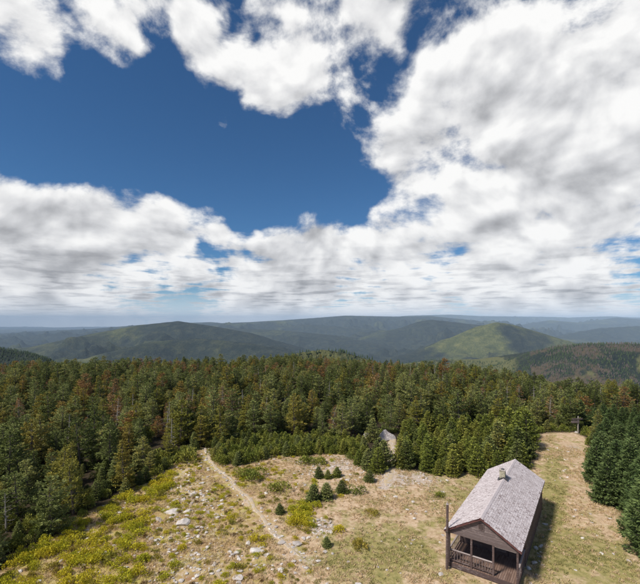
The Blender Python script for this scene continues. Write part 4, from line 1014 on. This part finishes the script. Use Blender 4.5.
# gravel and small stones past counting
X, Y = jgrid(-24, 32, 22, 60, .31); px = CX + FPX * X / Y; py = HY + FPX * EYE / Y
def sp_(a, b, c, d): return np.exp(-((px - a) / c) ** 2 - ((py - b) / d) ** 2)
den = np.maximum.reduce([sp_(190, 500, 28, 28) * 1.0, sp_(195, 560, 40, 30) * .7, sp_(318, 528, 14, 8), sp_(335, 468, 45, 9) * .6, sp_(400, 480, 30, 7) * .7, sp_(290, 560, 40, 20) * .4, sp_(100, 545, 40, 25) * .35, sp_(572, 448, 14, 8) * .4, np.full(len(X), .03)])
den = np.maximum(den, np.clip(1.1 - dpoly(X, Y, PATH_L) / .8, 0, .6)); den = np.maximum(den, np.clip(1.1 - dpoly(X, Y, PATH_C) / .7, 0, .5))
ok = (inpoly(X, Y, CLEAR)) & ~inpoly(X, Y, CABP) & (rng.random(len(X)) < den * np.clip(fbm(X, Y, 1.6, 3, .5, 44) * 2.5 - .6, .1, 1)); X, Y = X[ok], Y[ok]; n = len(X)
sob = [bpy.data.objects.new('pebble', STONES[i]) for i in (8, 9, 10, 11)]
s = .09 + .36 * rng.random(n) ** 2.2; scatter('gravel', np.stack([X, Y, terrain(X, Y, False) + s * .05], -1), rng.random(n) * 6.28, s, rng.integers(0, 4, n), sob)
print('gravel', n)
# ---- far woods on the near hills
def lowfir(seed, m):
    r = np.random.default_rng(seed); V = []; F = []
    for k in range(4):
        z0 = .8 + k * 1.15; rad = (1.35 - .27 * k) * r.uniform(.85, 1.1); b = len(V); n = 7
        for i in range(n): a = i * 6.283 / n; q = rad * r.uniform(.7, 1.15); V.append((q * math.cos(a), q * math.sin(a), z0 + r.normal(0, .12)))
        V.append((r.normal(0, .05), r.normal(0, .05), z0 + 1.9)); F += [(b + i, b + (i + 1) % n, b + n) for i in range(n)]
    return bpy.data.objects.new('far_fir', mesh_np('far_fir', V, np.array(F), m))
n = 130000; az = rng.uniform(-R(43), R(43), n); rr = np.sqrt(rng.uniform(105 ** 2, 1900 ** 2, n)); rr = np.where(rng.random(n) < .35, rng.uniform(105, 1500, n), rr)
X = np.sin(az) * rr; Y = np.cos(az) * rr; Z = terrain(X, Y); fx = CX + FPX * X / Y; fy = HY - FPX * (Z - EYE) / Y
n1 = fbm(X, Y, 170, 5, .6, 61); n2 = fbm(X + .8 * Y, (Y - .8 * X) * .32, 85, 6, .68, 71)
open_ = ((Y > 600) & (fx > 380) & (n1 > .36) & (fx < 545)) | ((Y > 500) & (Y < 900) & (fx > 270) & (fx < 380) & (n2 > .46)) | ((Y > 600) & (fx >= 545) & (n1 > .60))
ok = (rr > treeline_r(X, Y) + 24) & (fy < 385) & (rng.random(n) < np.where(open_, .28, 1)); X, Y, Z, n2, fx = X[ok], Y[ok], Z[ok], n2[ok], fx[ok]; n = len(X)
lf = [lowfir(i, m) for i, m in enumerate((M['far_fir'], M['far_fir'], M['far_fir'], M['bark']))]
q = rng.random(n); pk = np.where(q < .55, 0, np.where(q < .88, 1, 2)); pk = np.where((n2 > .53) & (fx > 530) & (rng.random(n) < .7), 3, pk)
scatter('far_woods', np.stack([X, Y, Z - .3], -1), rng.random(n) * 6.28, rng.uniform(.7, 1.5, n), pk, lf)
print('far woods', n)

# ================================================================== labels from what each thing stands beside
LM = [('the dark pole', 447, 566), ('the chimney end of the cabin', 530, 470), ('the right wall of the cabin', 540, 530), ('the cabin porch', 485, 580), ('the trail sign', 578, 433),
      ('the pale boulder', 385, 438), ('the middle trail mouth', 388, 478), ('the round stone heap', 318, 527), ('the bright bush patch', 304, 517), ('the dark fir pair', 320, 500),
      ('the left trail head', 205, 450), ('the left trail end', 298, 552), ('the left trail bend', 246, 500), ('the broad white slab', 181, 528), ('the upright stone', 159, 523),
      ('the lower left corner', 12, 575), ('the lower right corner', 630, 570), ('the grassy lane top', 556, 436), ('the grassy lane middle', 575, 490), ('the left edge', 4, 470), ('the right edge', 636, 470),
      ('the left forest edge', 100, 508), ('the middle forest edge', 300, 450), ('the brown hill', 600, 372), ('the small pale hill', 315, 366), ('the left mountain foot', 150, 366), ('the green mountain foot', 495, 372),
      ('the far left hillock', 20, 366), ('the open straw by the pole', 420, 540), ('the tiny lone dark fir', 327, 546), ('the left mid forest', 90, 410), ('the central forest', 250, 405), ('the right central forest', 450, 400)]
ORD = ['first', 'second', 'third', 'fourth', 'fifth', 'sixth', 'seventh', 'eighth', 'ninth', 'tenth', 'eleventh', 'twelfth', 'thirteenth', 'fourteenth', 'fifteenth', 'sixteenth']
def autolabel(items):
    from collections import defaultdict
    B = defaultdict(list)
    for o, noun, x, y, s in items:
        px, py = w2px(x, y, o.location.z)
        d = [((px - lx) ** 2 + ((py - ly) * 1.3) ** 2, nm, lx, ly) for nm, lx, ly in LM]; dd, nm, lx, ly = min(d); dd = math.sqrt(dd)
        dx, dy = px - lx, (py - ly) * 1.3
        rel = ('right of' if dx > 0 else 'left of') if abs(dx) > abs(dy) else ('in front of' if dy > 0 else 'behind')
        far = 'close ' if dd < 14 else '' if dd < 38 else 'well '
        B['%s %s%s %s' % (noun, far, rel, nm)].append((px, o))
    for k, L in B.items():
        L.sort(key=lambda t: t[0])
        for i, (px, o) in enumerate(L):
            if len(L) == 1: o['label'] = k
            elif len(L) == 2: o['label'] = ('left ' if i == 0 else 'right ') + k
            elif i == 0: o['label'] = 'leftmost ' + k
            elif i == len(L) - 1: o['label'] = 'rightmost ' + k
            elif i < len(ORD): o['label'] = ORD[i] + ' from left, ' + k
            else: o['label'] = ORD[len(L) - 1 - i] + ' from right, ' + k if len(L) - 1 - i < 16 else 'middle ' + k
autolabel(THINGS)
